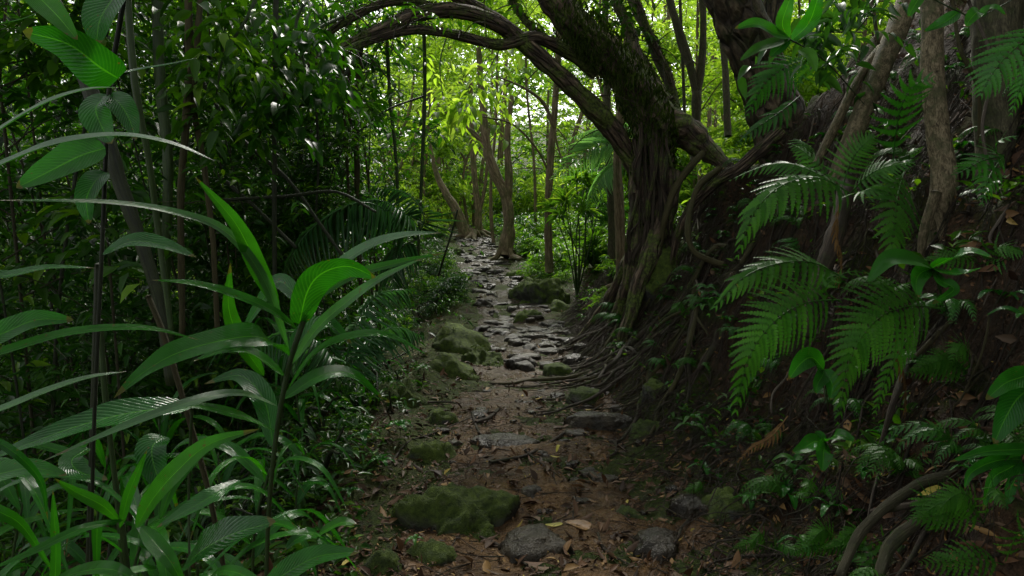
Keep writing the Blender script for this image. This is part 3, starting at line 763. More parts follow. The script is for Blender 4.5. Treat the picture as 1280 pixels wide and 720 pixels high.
# mid-distance named trees
def simple_tree(name, lab, pts, rad, mat, crown, cmat='far', L=.15, ntw=300, limbs=(), ns=12, roots=0, tl=.5, T=None):
    if mat == 'bark_far': rad = [q * .66 for q in rad]
    if mat == 'bark_pale': rad = [q * .84 for q in rad]; limbs = [(a_, [q * .8 for q in b_]) for a_, b_ in limbs]
    s = thing(name, lab, 'tree', at(*pts[0])); trunk_part('trunk', P_(pts), rad, mat, s, ns, 50, .08 if mat == 'bark_pale' else .15, .03 if mat == 'bark_pale' else .12)
    for lp, lr in limbs: trunk_part('limb', P_(lp), lr, mat, s, 8, 24, .12)
    b = at(*pts[0])
    for i in range(roots):
        a = R.uniform(0, 6.28); q = [b + np.array([0, 0, .5])]
        for k in (1, 2, 3):
            xx = b[0] + math.cos(a) * k * .18; yy = b[1] + math.sin(a) * k * .18; q.append(np.array([xx, yy, float(height(xx, yy)) + .12 / k]))
        trunk_part('root', q, [rad[0] * .45, rad[0] * .35, rad[0] * .25, .02], mat, s, 7, 14, .15)
    if crown: crown_at(s, crown, ntw, 8, tl, L, .42, cmat, T)
    return s
simple_tree('slender_tree', 'straight slender tree standing alone right of the upper path', [(687, 340, 11.5), (685, 270, 11.5), (688, 200, 11.5), (694, 130, 11.5), (698, 60, 11.4), (700, -40, 11.3)],
            [.12, .10, .095, .085, .08, .06], 'bark_far', [((.8, 11.4, 7.0), (1.6, 1.2, 1.2))], 'mid', ntw=120, limbs=[([(694, 165, 11.5), (680, 130, 11.4), (655, 110, 11.2), (620, 95, 11)], [.04, .03, .02, .01]), ([(686, 215, 11.5), (670, 185, 11.4), (640, 155, 11.2), (600, 145, 11), (560, 130, 10.8)], [.02, .018, .016, .012, .008])])
simple_tree('leaning_tree', 'leaning tree with rooty base on the right of the path top', [(632, 318, 15), (636, 280, 15), (632, 245, 15), (618, 215, 15), (608, 180, 15), (603, 130, 15), (598, 60, 15)],
            [.28, .2, .18, .18, .15, .12, .08], 'bark_far', [((-.8, 15, 6), (1.8, 1.5, 1.2))], 'far', roots=6, limbs=[([(634, 262, 15), (636, 220, 15), (634, 170, 15), (640, 120, 15)], [.10, .09, .07, .05]), ([(605, 180, 15), (590, 165, 15), (570, 150, 15), (545, 130, 15)], [.07, .06, .04, .02])])
simple_tree('far_tree', 'upright twin-rooted tree at the left of the path top', [(598, 312, 19), (598, 270, 19), (594, 230, 19), (590, 180, 19), (588, 100, 19)], [.22, .16, .13, .11, .08], 'bark_far', [((-1.2, 19, 7), (2, 1.6, 1.4))], 'far', roots=6,
            limbs=[([(598, 270, 19), (606, 235, 19), (610, 190, 19)], [.06, .05, .03])])
simple_tree('stooping_tree', 'thick short tree bowed to the left just behind the round boulder', [(592, 312, 18), (580, 288, 18), (570, 262, 18), (556, 240, 18), (545, 215, 18), (535, 170, 18)], [.34, .24, .2, .15, .1, .06], 'bark_far', [((-2.4, 18, 5.6), (1.3, 1.3, 1))], 'far', roots=5)
simple_tree('thin_tree', 'thin pale trunk behind the leaning tree', [(618, 312, 17), (614, 270, 17), (614, 220, 17), (620, 150, 17), (622, 40, 17)], [.08, .07, .06, .05, .04], 'bark_far', [((-.4, 17, 7.2), (1.5, 1.5, 1.2))], 'far')
simple_tree('dead_stump_tree', 'reddish trunk wrapped in roots just left of the gnarled tree', [(775, 400, 9.2), (776, 330, 9.2), (774, 260, 9.2), (772, 200, 9.2), (778, 120, 9.3), (785, 20, 9.4)], [.13, .11, .10, .09, .08, .06], 'bark_far', [((1.9, 9.4, 6), (1.3, 1.1, 1))], 'mid', roots=4)
simple_tree('dark_trunk_tree', 'dark narrow trunk beside the reddish rooty trunk', [(764, 345, 10.2), (765, 280, 10.2), (762, 220, 10.2), (758, 100, 10.2), (756, -10, 10.2)], [.07, .06, .06, .05, .04], 'bark_thin', [((1.3, 10.4, 6.3), (1.2, 1, 1))], 'mid')

# bank roots and trunks on the right
simple_tree('pale_slanting_tree', 'pale mottled trunk slanting down the bank behind the ferns', [(1040, 232, 4.0), (1062, 180, 4.1), (1092, 105, 4.25), (1118, 45, 4.35), (1140, -10, 4.45), (1175, -90, 4.6)], [.05, .065, .072, .078, .082, .08], 'bark_pale', [((3.3, 4.4, 6.8), (2.2, 2.2, 1.2))], 'mid', ntw=550,
            limbs=[([(1020, 205, 4.15), (1045, 155, 4.2), (1075, 95, 4.3), (1100, 60, 4.38)], [.03, .036, .036, .03]), ([(1090, 0, 4.2), (1094, 30, 4.2), (1098, 55, 4.25)], [.016, .014, .012])])
simple_tree('pale_upright_tree', 'pale ringed trunk standing upright between the slanting trunk and the dark one', [(1170, 345, 3.0), (1172, 290, 3.05), (1180, 225, 3.05), (1172, 160, 3.1), (1166, 90, 3.15), (1165, 20, 3.2), (1160, -80, 3.3)], [.062, .06, .062, .058, .056, .055, .05], 'bark_pale', [((2.2, 3.0, 6.8), (2.4, 2.0, 1.2))], 'mid', ntw=550, ns=16,
            limbs=[([(1172, 255, 3.05), (1180, 300, 2.95), (1192, 340, 2.9), (1190, 380, 2.9)], [.03, .025, .02, .01]), ([(1170, 240, 3.0), (1155, 290, 3.0), (1150, 340, 3.0)], [.03, .025, .012])])
simple_tree('mossy_edge_tree', 'thick dark mossy trunk near the right edge of the bank', [(1262, 360, 3.1), (1258, 240, 3.15), (1250, 120, 3.2), (1246, 40, 3.25), (1250, -90, 3.3)], [.14, .12, .105, .105, .10], 'bark_thin', [((3.2, 2.2, 6.8), (2.2, 2.2, 1.2))], 'mid', ntw=400, ns=18)
for j, (pts, r, lab, mt) in enumerate([
  ([(1060, 225, 3.8), (1046, 290, 3.6), (1020, 360, 3.5), (1010, 420, 3.45)], .045, 'mossy buried root running down the bank behind the middle ferns', 'root'),
  ([(1155, 385, 2.9), (1140, 440, 2.75), (1118, 500, 2.6), (1100, 560, 2.55)], .014, 'thin dark root sloping down right of the largest fern frond', 'root'),
  ([(1200, 590, 2.2), (1140, 610, 2.25), (1080, 660, 2.2), (1050, 720, 2.1)], .02, 'stout olive root curving down at the lower right', 'bark_thin'),
  ([(1230, 600, 2.1), (1165, 640, 2.1), (1115, 680, 2.1), (1095, 730, 2.0)], .022, 'thick mossy root parallel to the olive root', 'bark_thin'),
  ([(1280, 560, 2.0), (1220, 590, 2.1), (1160, 625, 2.15), (1090, 640, 2.3)], .015, 'slanting brown root above the olive root', 'root'),
  ([(1205, 430, 2.6), (1235, 470, 2.45), (1262, 520, 2.3)], .008, 'short thin straight rootlet left of the broad leaves', 'vine'),
  ([(1190, 400, 2.7), (1160, 430, 2.7), (1120, 470, 2.7)], .010, 'thin root under the glossy compound leaf', 'vine'),
  ([(1190, 0, 3.2), (1200, 60, 3.1), (1222, 110, 3.1), (1224, 180, 3.1)], .010, 'thin crooked hanging root right of the ringed trunk', 'vine'),
  ([(1210, 0, 3.0), (1240, 80, 3.0), (1228, 160, 3.0), (1240, 240, 3.0), (1230, 330, 3.0)], .007, 'wispy hanging root in front of the dark mossy trunk', 'root_pale'),
  ([(870, 350, 5.6), (880, 380, 5.3), (905, 420, 5.0), (930, 445, 4.8)], .009, 'pale thin root dropping left of the middle ferns', 'root_pale')]):
    g = G(); tube(g, P_(pts), [r, r, r * .7], 9, 34, .2, 12); o = g.build('exposed_root', M[mt], origin=at(*pts[0])); tag(o, lab, 'root')

# roots and sticks crossing the path
for k, (pts, r, lab) in enumerate([
  ([(590, 520), (600, 545), (618, 562), (640, 568)], .009, 'thin root looping over the left half of the path'),
  ([(612, 582), (660, 572), (700, 548), (735, 520), (760, 505)], .011, 'long root crossing the path diagonally up to the right'),
  ([(655, 565), (680, 585), (700, 600)], .007, 'short root stub beside the curled yellow leaf'),
  ([(595, 532), (612, 526), (626, 512)], .016, 'broken stick lying on the left part of the path'),
  ([(600, 675), (630, 690), (660, 712)], .008, 'bent twig beside the dark flush slab'),
  ([(530, 506), (555, 505), (576, 507)], .008, 'yellowish stick lying near the left path edge'),
  ([(745, 660), (755, 690), (790, 712)], .007, 'crooked thin root near the half buried slab'),
  ([(470, 620), (505, 560), (540, 545), (600, 520)], .008, 'long thin root climbing the left verge by the mossy mound')]):
    q = [ground(a, b) + np.array([0, 0, r * .9 + .01]) for a, b in pts]; g = G(); tube(g, q, [r, r, r * .5], 7, 24, .25, 20)
    o = g.build('path_root' if 'root' in lab else 'stick', M['root'], origin=q[0]); tag(o, lab, 'root' if 'root' in lab else 'stick')
def ground_leaf(px, py, L, W, mat, lab, ang=0, kind='broad', curl=.2):
    p = ground(px, py) + np.array([0, 0, .015]); d = np.array([math.cos(ang), math.sin(ang), 0])
    q = [p - d * L / 2, p + np.array([0, 0, curl * L * .3]), p + d * L / 2]
    for v in q[::2]: v[2] = max(v[2], float(surf(v[0], v[1])) + .012)
    g = G(); blade(g, q, W / 2, kind, 12, 2, .25, (0, -.1, 1)); o = g.build('fallen_leaf', M[mat], origin=p); tag(o, lab, 'fallen leaf')
ground_leaf(721, 661, .13, .085, 'orange_leaf', 'big oval orange-brown fallen leaf on the near path', 2.6, 'heart')
ground_leaf(692, 662, .09, .04, 'yellow_leaf', 'yellow fallen leaf touching the big orange-brown one', 3.0)
ground_leaf(698, 566, .09, .022, 'yellow_leaf', 'narrow curled yellow leaf lying mid path', 1.2, 'lance', 1.2)
ground_leaf(694, 575, .06, .02, 'yellow_leaf', 'small yellow leaf by the foot of the curled one', .1, 'lance')
ground_leaf(738, 451, .10, .05, 'orange_leaf', 'bright orange leaf on the verge below the tree roots', .6)
ground_leaf(441, 594, .10, .05, 'orange_leaf', 'yellow-orange leaf in the left undergrowth', .4)
ground_leaf(478, 712, .12, .05, 'brown_leaf', 'curled red-brown leaf at the bottom edge', .8, 'broad', 1)
ground_leaf(1108, 600, .075, .04, 'yellow_leaf', 'yellow-green leaf on the bank near the olive root', 2.2)
ground_leaf(735, 562, .07, .04, 'orange_leaf', 'dull ochre leaf right of the curled yellow leaf', 1)

# ------------------------------------------------------------------ ferns
def pinna_t(lobes=11):
    """one toothed pinna along +X, unit length, half width 1"""
    V = [[0, 0, 0]]; U = [[0, .5]]; Fc = []
    V = []; U = []
    for i in range(lobes + 1):
        t = i / lobes; V.append([t, 0, -.12 * t * t]); U.append([t, .5])
    for s in (1, -1):
        for i in range(lobes):
            t0 = i / lobes; t1 = (i + 1) / lobes; w = (1 - t0) ** .7 * .5 * (1.0 if i % 2 == 0 else .8)
            b = len(V)
            tm = t0 + .48 / lobes + w * .2
            V.append([t0 + .04 / lobes + w * .12, s * w * .86, .05 * w - .12 * t0 * t0]); U.append([t0, .5 + s * .4])
            V.append([tm, s * w, .05 * w - .12 * tm * tm]); U.append([tm, .5 + s * .5])
            f = [i, i + 1, b + 1, b]  # tooth
            Fc.append(f if s < 0 else f[::-1])
    return np.array(V), np.array(Fc), np.array(U)
PIN = pinna_t(12)
PINS = pinna_t(6)
def frond(g, pts, wid, npair=22, hint=(0, -.8, .6), T=PIN, ratio=.2, sweep=.35, droop=.25, stalk=.12, gw=None, rr=.003, pw=None):
    P = crom(pts, 60); t = np.linspace(0, 1, 60); Tn = unit(np.gradient(P, axis=0))
    if npair > 15: npair = int(npair * .84)
    ti = stalk + (1 - stalk) * (np.arange(npair) / npair) ** .93
    h = np.asarray(hint, float)
    for s in (-1, 1):
        tt = np.clip(ti + R.uniform(-.004, .004, npair), 0, .995)
        Pi = np.stack([np.interp(tt, t, P[:, c]) for c in range(3)], -1); Ti = unit(np.stack([np.interp(tt, t, Tn[:, c]) for c in range(3)], -1))
        S = unit(np.cross(Ti, h)) * s
        u = (tt - stalk) / (1 - stalk)
        Lp = wid * (1 - u) ** .8 * np.clip(.55 + u * 3, 0, 1) * R.uniform(.9, 1.08, npair)
        D = S + Ti * (sweep + .3 * u)[:, None]; D = unit(D); D[:, 2] -= droop * R.uniform(.7, 1.3, npair)
        Nn = unit(np.cross(Ti, S) * (-s if False else 1)); Nn = np.where((Nn @ h)[:, None] < 0, -Nn, Nn) + R.normal(0, .1, (npair, 3))
        gap = (1 - stalk) / npair * np.linalg.norm(np.diff(P, axis=0), axis=1).sum()
        wr = np.clip((pw or gap * 1.0) / np.maximum(Lp, .01), .1, .45)
        Tc = (np.column_stack([T[0][:, 0], T[0][:, 1] * 1.0 + s * .75 * T[0][:, 0] ** 2, T[0][:, 2]]), T[1], T[2]); leaves(g, Pi, D, Nn, Lp, wr * .98, Tc)
    tube(gw or g, P[:: 6], [rr, rr * .35], 5, 20, cap=False)

def fern(lab, specs, mat='fern', T=PIN, name='fern'):
    b = at(*specs[0][0][0]); f = thing(name, lab, 'fern', b)
    for sp in specs:
        g = G(); frond(g, P_(sp[0]), sp[1] * 1.12 * R.uniform(.95, 1.05), T=T, **(sp[2] if len(sp) > 2 else {})); g.build('frond', M[mat], f)
    return f
fern('big fern with long fronds spreading left and right in the middle of the bank', [
  ([(1075, 250, 3.0), (1030, 224, 2.8), (985, 228, 2.65), (945, 262, 2.55), (918, 330, 2.5)], .20, dict(hint=(.3, -.5, .8), droop=.55, npair=24)),
  ([(1060, 240, 3.05), (1010, 212, 3.1), (965, 205, 3.15), (905, 228, 3.2)], .12, dict(hint=(0, -.6, .7), npair=22, droop=.4)),
  ([(1050, 245, 3.05), (1062, 205, 3.1), (1078, 182, 3.1), (1095, 168, 3.1)], .13, dict(hint=(0, -.9, .3), npair=18)),
  ([(1060, 245, 3.0), (1085, 220, 2.9), (1110, 208, 2.85), (1148, 203, 2.8)], .12, dict(hint=(0, -.7, .6), npair=18, droop=.35)),
  ([(1058, 245, 3.0), (1075, 240, 2.85), (1095, 235, 2.8), (1125, 235, 2.8)], .10, dict(hint=(0, -.7, .6), npair=16, droop=.35)),
  ([(1055, 245, 3.1), (1030, 215, 3.15), (1005, 190, 3.2), (985, 178, 3.25)], .09, dict(hint=(0, -.7, .5), npair=14, droop=.35))])
fern('fern with one frond hanging straight down left of the ringed trunk', [
  ([(1130, 215, 3.0), (1122, 245, 2.8), (1117, 285, 2.72), (1113, 332, 2.7)], .17, dict(hint=(.1, -1, .25), npair=17, sweep=.5, droop=-.12, stalk=.1)),
  ([(1130, 215, 3.0), (1118, 232, 2.95), (1108, 245, 2.9), (1100, 262, 2.9)], .07, dict(npair=10))])
fern('fern with one broad frond pointing left, above the two largest fronds', [
  ([(1050, 345, 2.9), (1015, 328, 2.8), (970, 330, 2.7), (925, 350, 2.62), (880, 400, 2.6)], .16, dict(hint=(.1, -.75, .6), droop=.5, npair=24)),
  ([(1055, 345, 2.95), (1042, 345, 2.9), (1030, 352, 2.85), (1012, 372, 2.8)], .07, dict(npair=12))])
fern('fern with a large frond drooping down left beside the path side of the bank', [
  ([(1050, 375, 2.7), (1010, 378, 2.5), (970, 400, 2.4), (935, 450, 2.35), (915, 538, 2.3)], .19, dict(hint=(.3, -.85, .45), droop=.22, npair=28)),
  ([(1052, 378, 2.75), (1030, 362, 2.7), (1060, 340, 2.7), (1095, 345, 2.7)], .05, dict(npair=10))])
fern('fern with the widest drooping frond, rightmost of the two largest', [
  ([(1175, 385, 2.6), (1135, 383, 2.4), (1095, 400, 2.3), (1062, 450, 2.25), (1046, 540, 2.2)], .20, dict(hint=(.25, -.85, .45), droop=.2, npair=30)),
  ([(1150, 400, 2.7), (1130, 430, 2.6), (1105, 480, 2.55), (1090, 530, 2.55)], .09, dict(npair=18, hint=(0, -1, .2)))])
fern('fern with one upright airy frond against the dark slope', [
  ([(1116, 205, 3.2), (1120, 165, 3.15), (1128, 130, 3.1), (1145, 105, 3.05), (1172, 98, 3.0)], .17, dict(hint=(.1, -1, .1), npair=11, sweep=.25, droop=.12, pw=.035, stalk=.15))], 'fern_dark')
fern('glossy fern beneath the rough barked tree', [
  ([(1010, 75, 4.6), (985, 82, 4.5), (955, 105, 4.4), (932, 150, 4.35)], .24, dict(hint=(.3, -.8, .5), npair=18, droop=.4)),
  ([(1000, 120, 4.6), (975, 140, 4.5), (945, 160, 4.45), (915, 185, 4.4)], .14, dict(npair=16, droop=.4)),
  ([(995, 105, 4.7), (1010, 85, 4.6), (1020, 60, 4.6), (1030, 40, 4.6)], .12, dict(npair=14))], 'fern_dark')
fern('small pale fern in front of the slanting trunk foot', [
  ([(1000, 175, 3.9), (1002, 180, 3.85), (1004, 195, 3.8), (1006, 222, 3.8)], .11, dict(hint=(0, -1, .1), npair=13, sweep=.5, droop=-.1))])
fern('fern entering from the right edge high on the bank', [
  ([(1310, 30, 2.3), (1275, 55, 2.25), (1245, 85, 2.2), (1222, 125, 2.2)], .16, dict(npair=16, droop=.3)),
  ([(1310, 60, 2.3), (1290, 80, 2.3), (1275, 110, 2.3), (1262, 150, 2.3)], .08, dict(npair=12))], 'fern_dark')
fern('fern with spreading fronds at the middle of the right edge', [
  ([(1255, 195, 2.6), (1230, 200, 2.5), (1210, 210, 2.45), (1188, 222, 2.4)], .09, dict(npair=8, pw=.035)),
  ([(1255, 195, 2.6), (1240, 215, 2.5), (1232, 235, 2.45), (1226, 262, 2.4)], .08, dict(npair=8, pw=.035)),
  ([(1255, 195, 2.6), (1245, 190, 2.5), (1250, 175, 2.45), (1275, 170, 2.4)], .08, dict(npair=8, pw=.03))], 'fern_dark')
M['dead'] = leafmat('dead brown frond', (.09, .05, .02), (.17, .10, .04), .7, .15, None, (1.2, 1.1, .6), spec=.1)
fern('withered brown frond hanging behind the widest drooping fern', [([(1120, 410, 2.7), (1125, 450, 2.65), (1132, 500, 2.62), (1128, 570, 2.6)], .06, dict(npair=15, droop=.9, hint=(.4, -1, .1)))], 'dead')
fern('withered brown frond lying on the bank left of the four-leaved seedling', [([(985, 520, 2.9), (965, 545, 2.85), (940, 560, 2.85), (915, 585, 2.85)], .05, dict(npair=15, droop=.5))], 'dead')
fern('dead curled frond dangling from the big middle fern', [([(1050, 250, 3.0), (1045, 290, 2.95), (1052, 330, 2.93), (1046, 372, 2.93)], .06, dict(npair=13, droop=1.0, hint=(.5, -1, .1)))], 'dead')
for k, (cx, cy, n, w, lab) in enumerate([
  (1010, 632, 3, .07, 'small soft fern on the mossy mound of the lower bank'),
  (1175, 672, 4, .08, 'small feathery fern over the olive roots'),
  (1045, 690, 3, .06, 'small fern at the bottom edge beside the root'),
  (1255, 706, 3, .07, 'small fern in the bottom right corner'),
  (965, 598, 2, .04, 'tiny fern just below the four-leaved seedling'),
  (305, 600, 4, .05, 'small glossy fern on the ground behind the stalk of the ginger plant'),
  (365, 590, 3, .05, 'small fern right of the ginger plant stalk'),
  (1225, 330, 3, .08, 'shaded fern right of the glossy compound leaf'),
  (880, 620, 2, .04, 'tiny fern by the half buried slab'), (1120, 600, 4, .06, 'small fern between the four-leaved seedling and the lower right roots'), (1215, 470, 4, .08, 'shaded fern on the bank left of the large lower right leaves'), (1230, 655, 4, .07, 'small fern under the lower right leaves'), (960, 690, 4, .05, 'little fern at the bottom edge on the mossy mound'), (860, 400, 4, .09, 'small fern on the bank right of the fanning roots'), (1090, 690, 4, .06, 'low fern growing across the olive root')]):
    p = ground(cx, cy); Y = p[1]
    specs = []
    for i in range(n):
        a = R.uniform(-.2, 3.4); L = 2300 * w / Y
        dx, dz = math.cos(a) * L, abs(math.sin(a)) * L * .6
        specs.append(([(cx, cy, Y), (cx + dx * .4, cy - dz * .7 - 6, Y * .97), (cx + dx * .8, cy - dz * .8, Y * .95), (cx + dx * 1.2, cy - dz * .35, Y * .93)], w, dict(npair=13, rr=.0015)))
    fern(lab, specs, 'fern', PINS)

# ------------------------------------------------------------------ foreground broad and blade leaves
def plant(name, lab, leaves_, stalks=(), cat='plant', stalkmat='stem_green', base=None):
    b = base if base is not None else at(*leaves_[0][0][0]); f = thing(name, lab, cat, b)
    for pts, r in stalks:
        g = G(); tube(g, P_(pts), [r, r * .7], 9, 30); g.build('stalk', M[stalkmat], f)
    for lf in leaves_:
        pts, wpx, kind, mat = lf[:4]; kw = lf[4] if len(lf) > 4 else {}
        Y = np.mean([p[2] for p in pts]); g = G(); blade(g, P_(pts), wpx * (.86 if kind == 'lance' else 1) * Y / F / 2, kind, 34, 4, **kw); g.build('leaf', M[mat], f)
    return f
Hc = (0, -1, .25)      # surface turned toward the path side
plant('ginger_plant', 'tall ginger plant left of the path with long wet strap leaves on one dark stalk', [
  ([(362, 440, 1.5), (330, 350, 1.45), (285, 292, 1.4), (230, 268, 1.35), (140, 253, 1.25), (-20, 250, 1.1)], 17, 'blade', 'fg_sheen', dict(hint=(.2, -.8, .6))),
  ([(348, 385, 1.5), (322, 335, 1.45), (295, 280, 1.4), (243, 220, 1.35)], 30, 'lance', 'fg_bright', dict(hint=(.5, -.9, .2))),
  ([(330, 470, 1.5), (302, 428, 1.45), (286, 385, 1.42), (288, 328, 1.4)], 27, 'lance', 'fg_bright', dict(hint=(.6, -.9, .2))),
  ([(372, 412, 1.5), (340, 388, 1.45), (290, 367, 1.4), (240, 354, 1.35), (188, 350, 1.3)], 18, 'lance', 'fg', dict(hint=(.2, -.7, .7))),
  ([(374, 405, 1.5), (384, 365, 1.42), (402, 342, 1.38), (435, 333, 1.36), (470, 347, 1.36)], 52, 'broad', 'fg_broad', dict(hint=(.5, -1, .1), roll=-.9)),
  ([(380, 385, 1.5), (415, 340, 1.5), (460, 308, 1.5), (505, 294, 1.5), (553, 291, 1.5)], 24, 'lance', 'fg_sheen', dict(hint=(0, -.6, .8))),
  ([(385, 380, 1.55), (440, 345, 1.6), (500, 328, 1.6), (558, 316, 1.6)], 17, 'lance', 'fg_bright', dict(hint=(0, -.8, .6))),
  ([(365, 455, 1.5), (395, 412, 1.45), (430, 380, 1.42), (475, 348, 1.4), (530, 322, 1.4)], 20, 'lance', 'fg_sheen', dict(hint=(.3, -.7, .6))),
  ([(358, 490, 1.5), (392, 443, 1.45), (435, 421, 1.42), (485, 419, 1.42), (538, 446, 1.45)], 18, 'lance', 'fg', dict(hint=(0, -.6, .8))),
  ([(362, 445, 1.5), (330, 423, 1.4), (290, 423, 1.35), (225, 440, 1.28), (180, 465, 1.24), (142, 498, 1.2)], 50, 'lance', 'fg', dict(hint=(-.1, -.8, .6), wave=.08)),
  ([(356, 470, 1.5), (320, 445, 1.45), (285, 437, 1.4), (240, 452, 1.38)], 34, 'lance', 'fg', dict(hint=(0, -.5, .9))),
  ([(348, 508, 1.5), (300, 492, 1.4), (240, 502, 1.32), (150, 535, 1.25), (50, 578, 1.2)], 20, 'lance', 'fg_sheen', dict(hint=(0, -.7, .8))),
  ([(345, 540, 1.5), (300, 520, 1.4), (250, 508, 1.35), (205, 512, 1.3)], 18, 'lance', 'fg', dict(hint=(0, -.7, .8))),
  ([(352, 500, 1.52), (400, 470, 1.6), (440, 468, 1.65), (480, 500, 1.7)], 30, 'lance', 'fg', dict(hint=(0, -.6, .8))),
  ([(362, 450, 1.6), (385, 415, 1.65), (410, 405, 1.7), (440, 430, 1.72)], 40, 'lance', 'fg_dark', dict(hint=(0, -.6, .8))),
  ([(385, 388, 1.48), (350, 352, 1.55), (325, 380, 1.6), (300, 420, 1.62)], 28, 'lance', 'fg_dark', dict(hint=(0, -.8, .5))),
  ([(342, 560, 1.5), (330, 500, 1.55), (300, 470, 1.6), (255, 480, 1.6)], 36, 'lance', 'fg_dark', dict(hint=(0, -.6, .8)))],
  [([(386, 382, 1.5), (362, 455, 1.5), (346, 540, 1.5), (336, 640, 1.5), (332, 760, 1.5)], .0065)], base=at(332, 760, 1.5))
plant('ginger_plant', 'bright-leaved ginger shoot at the lower left with one wide arching leaf', [
  ([(170, 660, 1.05), (190, 625, 1.03), (220, 590, 1.0), (262, 555, 1.0), (325, 536, 1.0)], 38, 'lance', 'fg_bright', dict(hint=(-.1, -.9, .5))),
  ([(176, 658, 1.05), (195, 680, 1.02), (215, 705, 1.0), (236, 745, 1.0)], 28, 'lance', 'fg', dict(hint=(.6, -.9, .3))),
  ([(150, 660, 1.05), (160, 620, 1.05), (172, 590, 1.05), (184, 562, 1.05)], 16, 'lance', 'fg', dict(hint=(.5, -.9, .2))),
  ([(155, 650, 1.05), (100, 662, 1.0), (40, 690, .97), (-20, 715, .95)], 17, 'lance', 'fg', dict(hint=(0, -.7, .8))),
  ([(122, 650, 1.1), (121, 680, 1.1), (122, 740, 1.1)], 15, 'blade', 'fg', dict(hint=(.4, -1, .1))),
  ([(150, 652, 1.05), (128, 632, 1.02), (95, 615, 1.0), (68, 598, .98)], 20, 'lance', 'fg_bright', dict(hint=(0, -.8, .6))),
  ([(200, 650, 1.1), (215, 610, 1.12), (240, 580, 1.15), (262, 560, 1.2)], 16, 'lance', 'fg', dict(hint=(.2, -.9, .4))),
  ([(68, 740, 1.1), (70, 690, 1.1), (68, 650, 1.1), (66, 612, 1.1)], 15, 'blade', 'fg', dict(hint=(.5, -1, .1)))],
  [([(152, 655, 1.06), (158, 700, 1.06), (170, 770, 1.06)], .005)], base=at(170, 770, 1.06))
plant('strap_leaved_plant', 'plant beyond the left edge reaching in with long pale-sheened strap leaves', [
  ([(-70, 215, .85), (0, 163, .88), (60, 128, .9), (110, 112, .93), (150, 109, .96)], 27, 'lance', 'fg_sheen', dict(hint=(0, -.35, 1))),
  ([(-80, 240, .85), (0, 207, .88), (70, 180, .9), (150, 170, .95), (215, 180, .98), (270, 202, 1.0)], 34, 'lance', 'fg_sheen', dict(hint=(0, -.4, 1))),
  ([(-60, 530, 1.0), (0, 512, 1.02), (60, 488, 1.05), (110, 472, 1.08), (160, 464, 1.1)], 20, 'lance', 'fg_sheen', dict(hint=(0, -.4, 1))),
  ([(-60, 455, 1.1), (0, 440, 1.1), (90, 415, 1.12), (180, 410, 1.15), (250, 425, 1.2)], 18, 'lance', 'fg', dict(hint=(0, -.7, .8))),
  ([(-50, 40, .95), (0, 30, .95), (28, 24, .96), (50, 14, .97)], 12, 'lance', 'fg_sheen', dict(hint=(0, -.3, 1))),
  ([(-50, 330, 1.0), (0, 345, 1.0), (60, 335, 1.05), (120, 335, 1.1)], 26, 'lance', 'fg_dark', dict(hint=(0, -.5, .9))),
  ([(-40, 620, 1.1), (0, 640, 1.1), (30, 660, 1.12), (70, 720, 1.15)], 20, 'lance', 'fg', dict(hint=(.3, -.8, .5))),
  ([(-40, 540, 1.1), (10, 560, 1.1), (50, 600, 1.12), (60, 650, 1.15)], 14, 'lance', 'fg_dark', dict(hint=(.3, -.8, .5)))],
  [([(-70, 210, .86), (-62, 455, 1.05), (-50, 700, 1.1)], .008), ([(-55, 330, .98), (-62, 530, 1.02), (-50, 720, 1.08)], .008)], base=at(-50, 720, 1.1))
plant('broad_leaved_plant', 'broad-leaved plant on a thin dark stem at the upper left', [
  ([(148, 98, 1.25), (125, 84, 1.22), (85, 55, 1.2), (28, 39, 1.18)], 62, 'broad', 'fg_broad', dict(hint=(.2, -1, -.3))),
  ([(20, -40, 1.2), (45, -8, 1.2), (72, 20, 1.18), (97, 50, 1.17)], 38, 'broad', 'fg_bright', dict(hint=(.4, -1, .1))),
  ([(158, -22, 1.3), (140, 0, 1.28), (125, 25, 1.26), (120, 58, 1.25)], 62, 'broad', 'fg_dark', dict(hint=(.1, -.5, .9))),
  ([(135, 118, 1.35), (120, 135, 1.33), (128, 160, 1.32), (140, 180, 1.3)], 48, 'broad', 'fg_dark', dict(hint=(-.2, -.7, .7))),
  ([(135, 118, 1.35), (150, 130, 1.33), (162, 150, 1.32), (170, 175, 1.3)], 36, 'broad', 'fg_dark', dict(hint=(.3, -.8, .5))),
  ([(132, 185, 1.3), (100, 195, 1.28), (60, 215, 1.26), (20, 235, 1.24)], 56, 'broad', 'fg_broad', dict(hint=(0, -.9, .4))),
  ([(132, 215, 1.35), (118, 228, 1.33), (108, 250, 1.32), (112, 280, 1.32)], 40, 'broad', 'fg_dark', dict(hint=(0, -.8, .5))),
  ([(150, 92, 1.35), (180, 86, 1.4), (215, 80, 1.42), (248, 72, 1.45)], 13, 'lance', 'fg_dark', dict(hint=(0, -.4, .9))),
  ([(128, 318, 1.35), (165, 302, 1.35), (205, 306, 1.35), (246, 322, 1.35)], 34, 'lance', 'fg_dark', dict(hint=(0, -.6, .8))),
  ([(-40, 430, 1.1), (0, 418, 1.12), (45, 400, 1.13), (92, 400, 1.15)], 42, 'broad', 'fg_broad', dict(hint=(0, -.8, .6)))],
  [([(165, -60, 1.33), (148, 40, 1.33), (136, 120, 1.35), (128, 300, 1.36), (118, 520, 1.36), (112, 760, 1.36)], .005)], stalkmat='stem_dark', base=at(112, 760, 1.36))
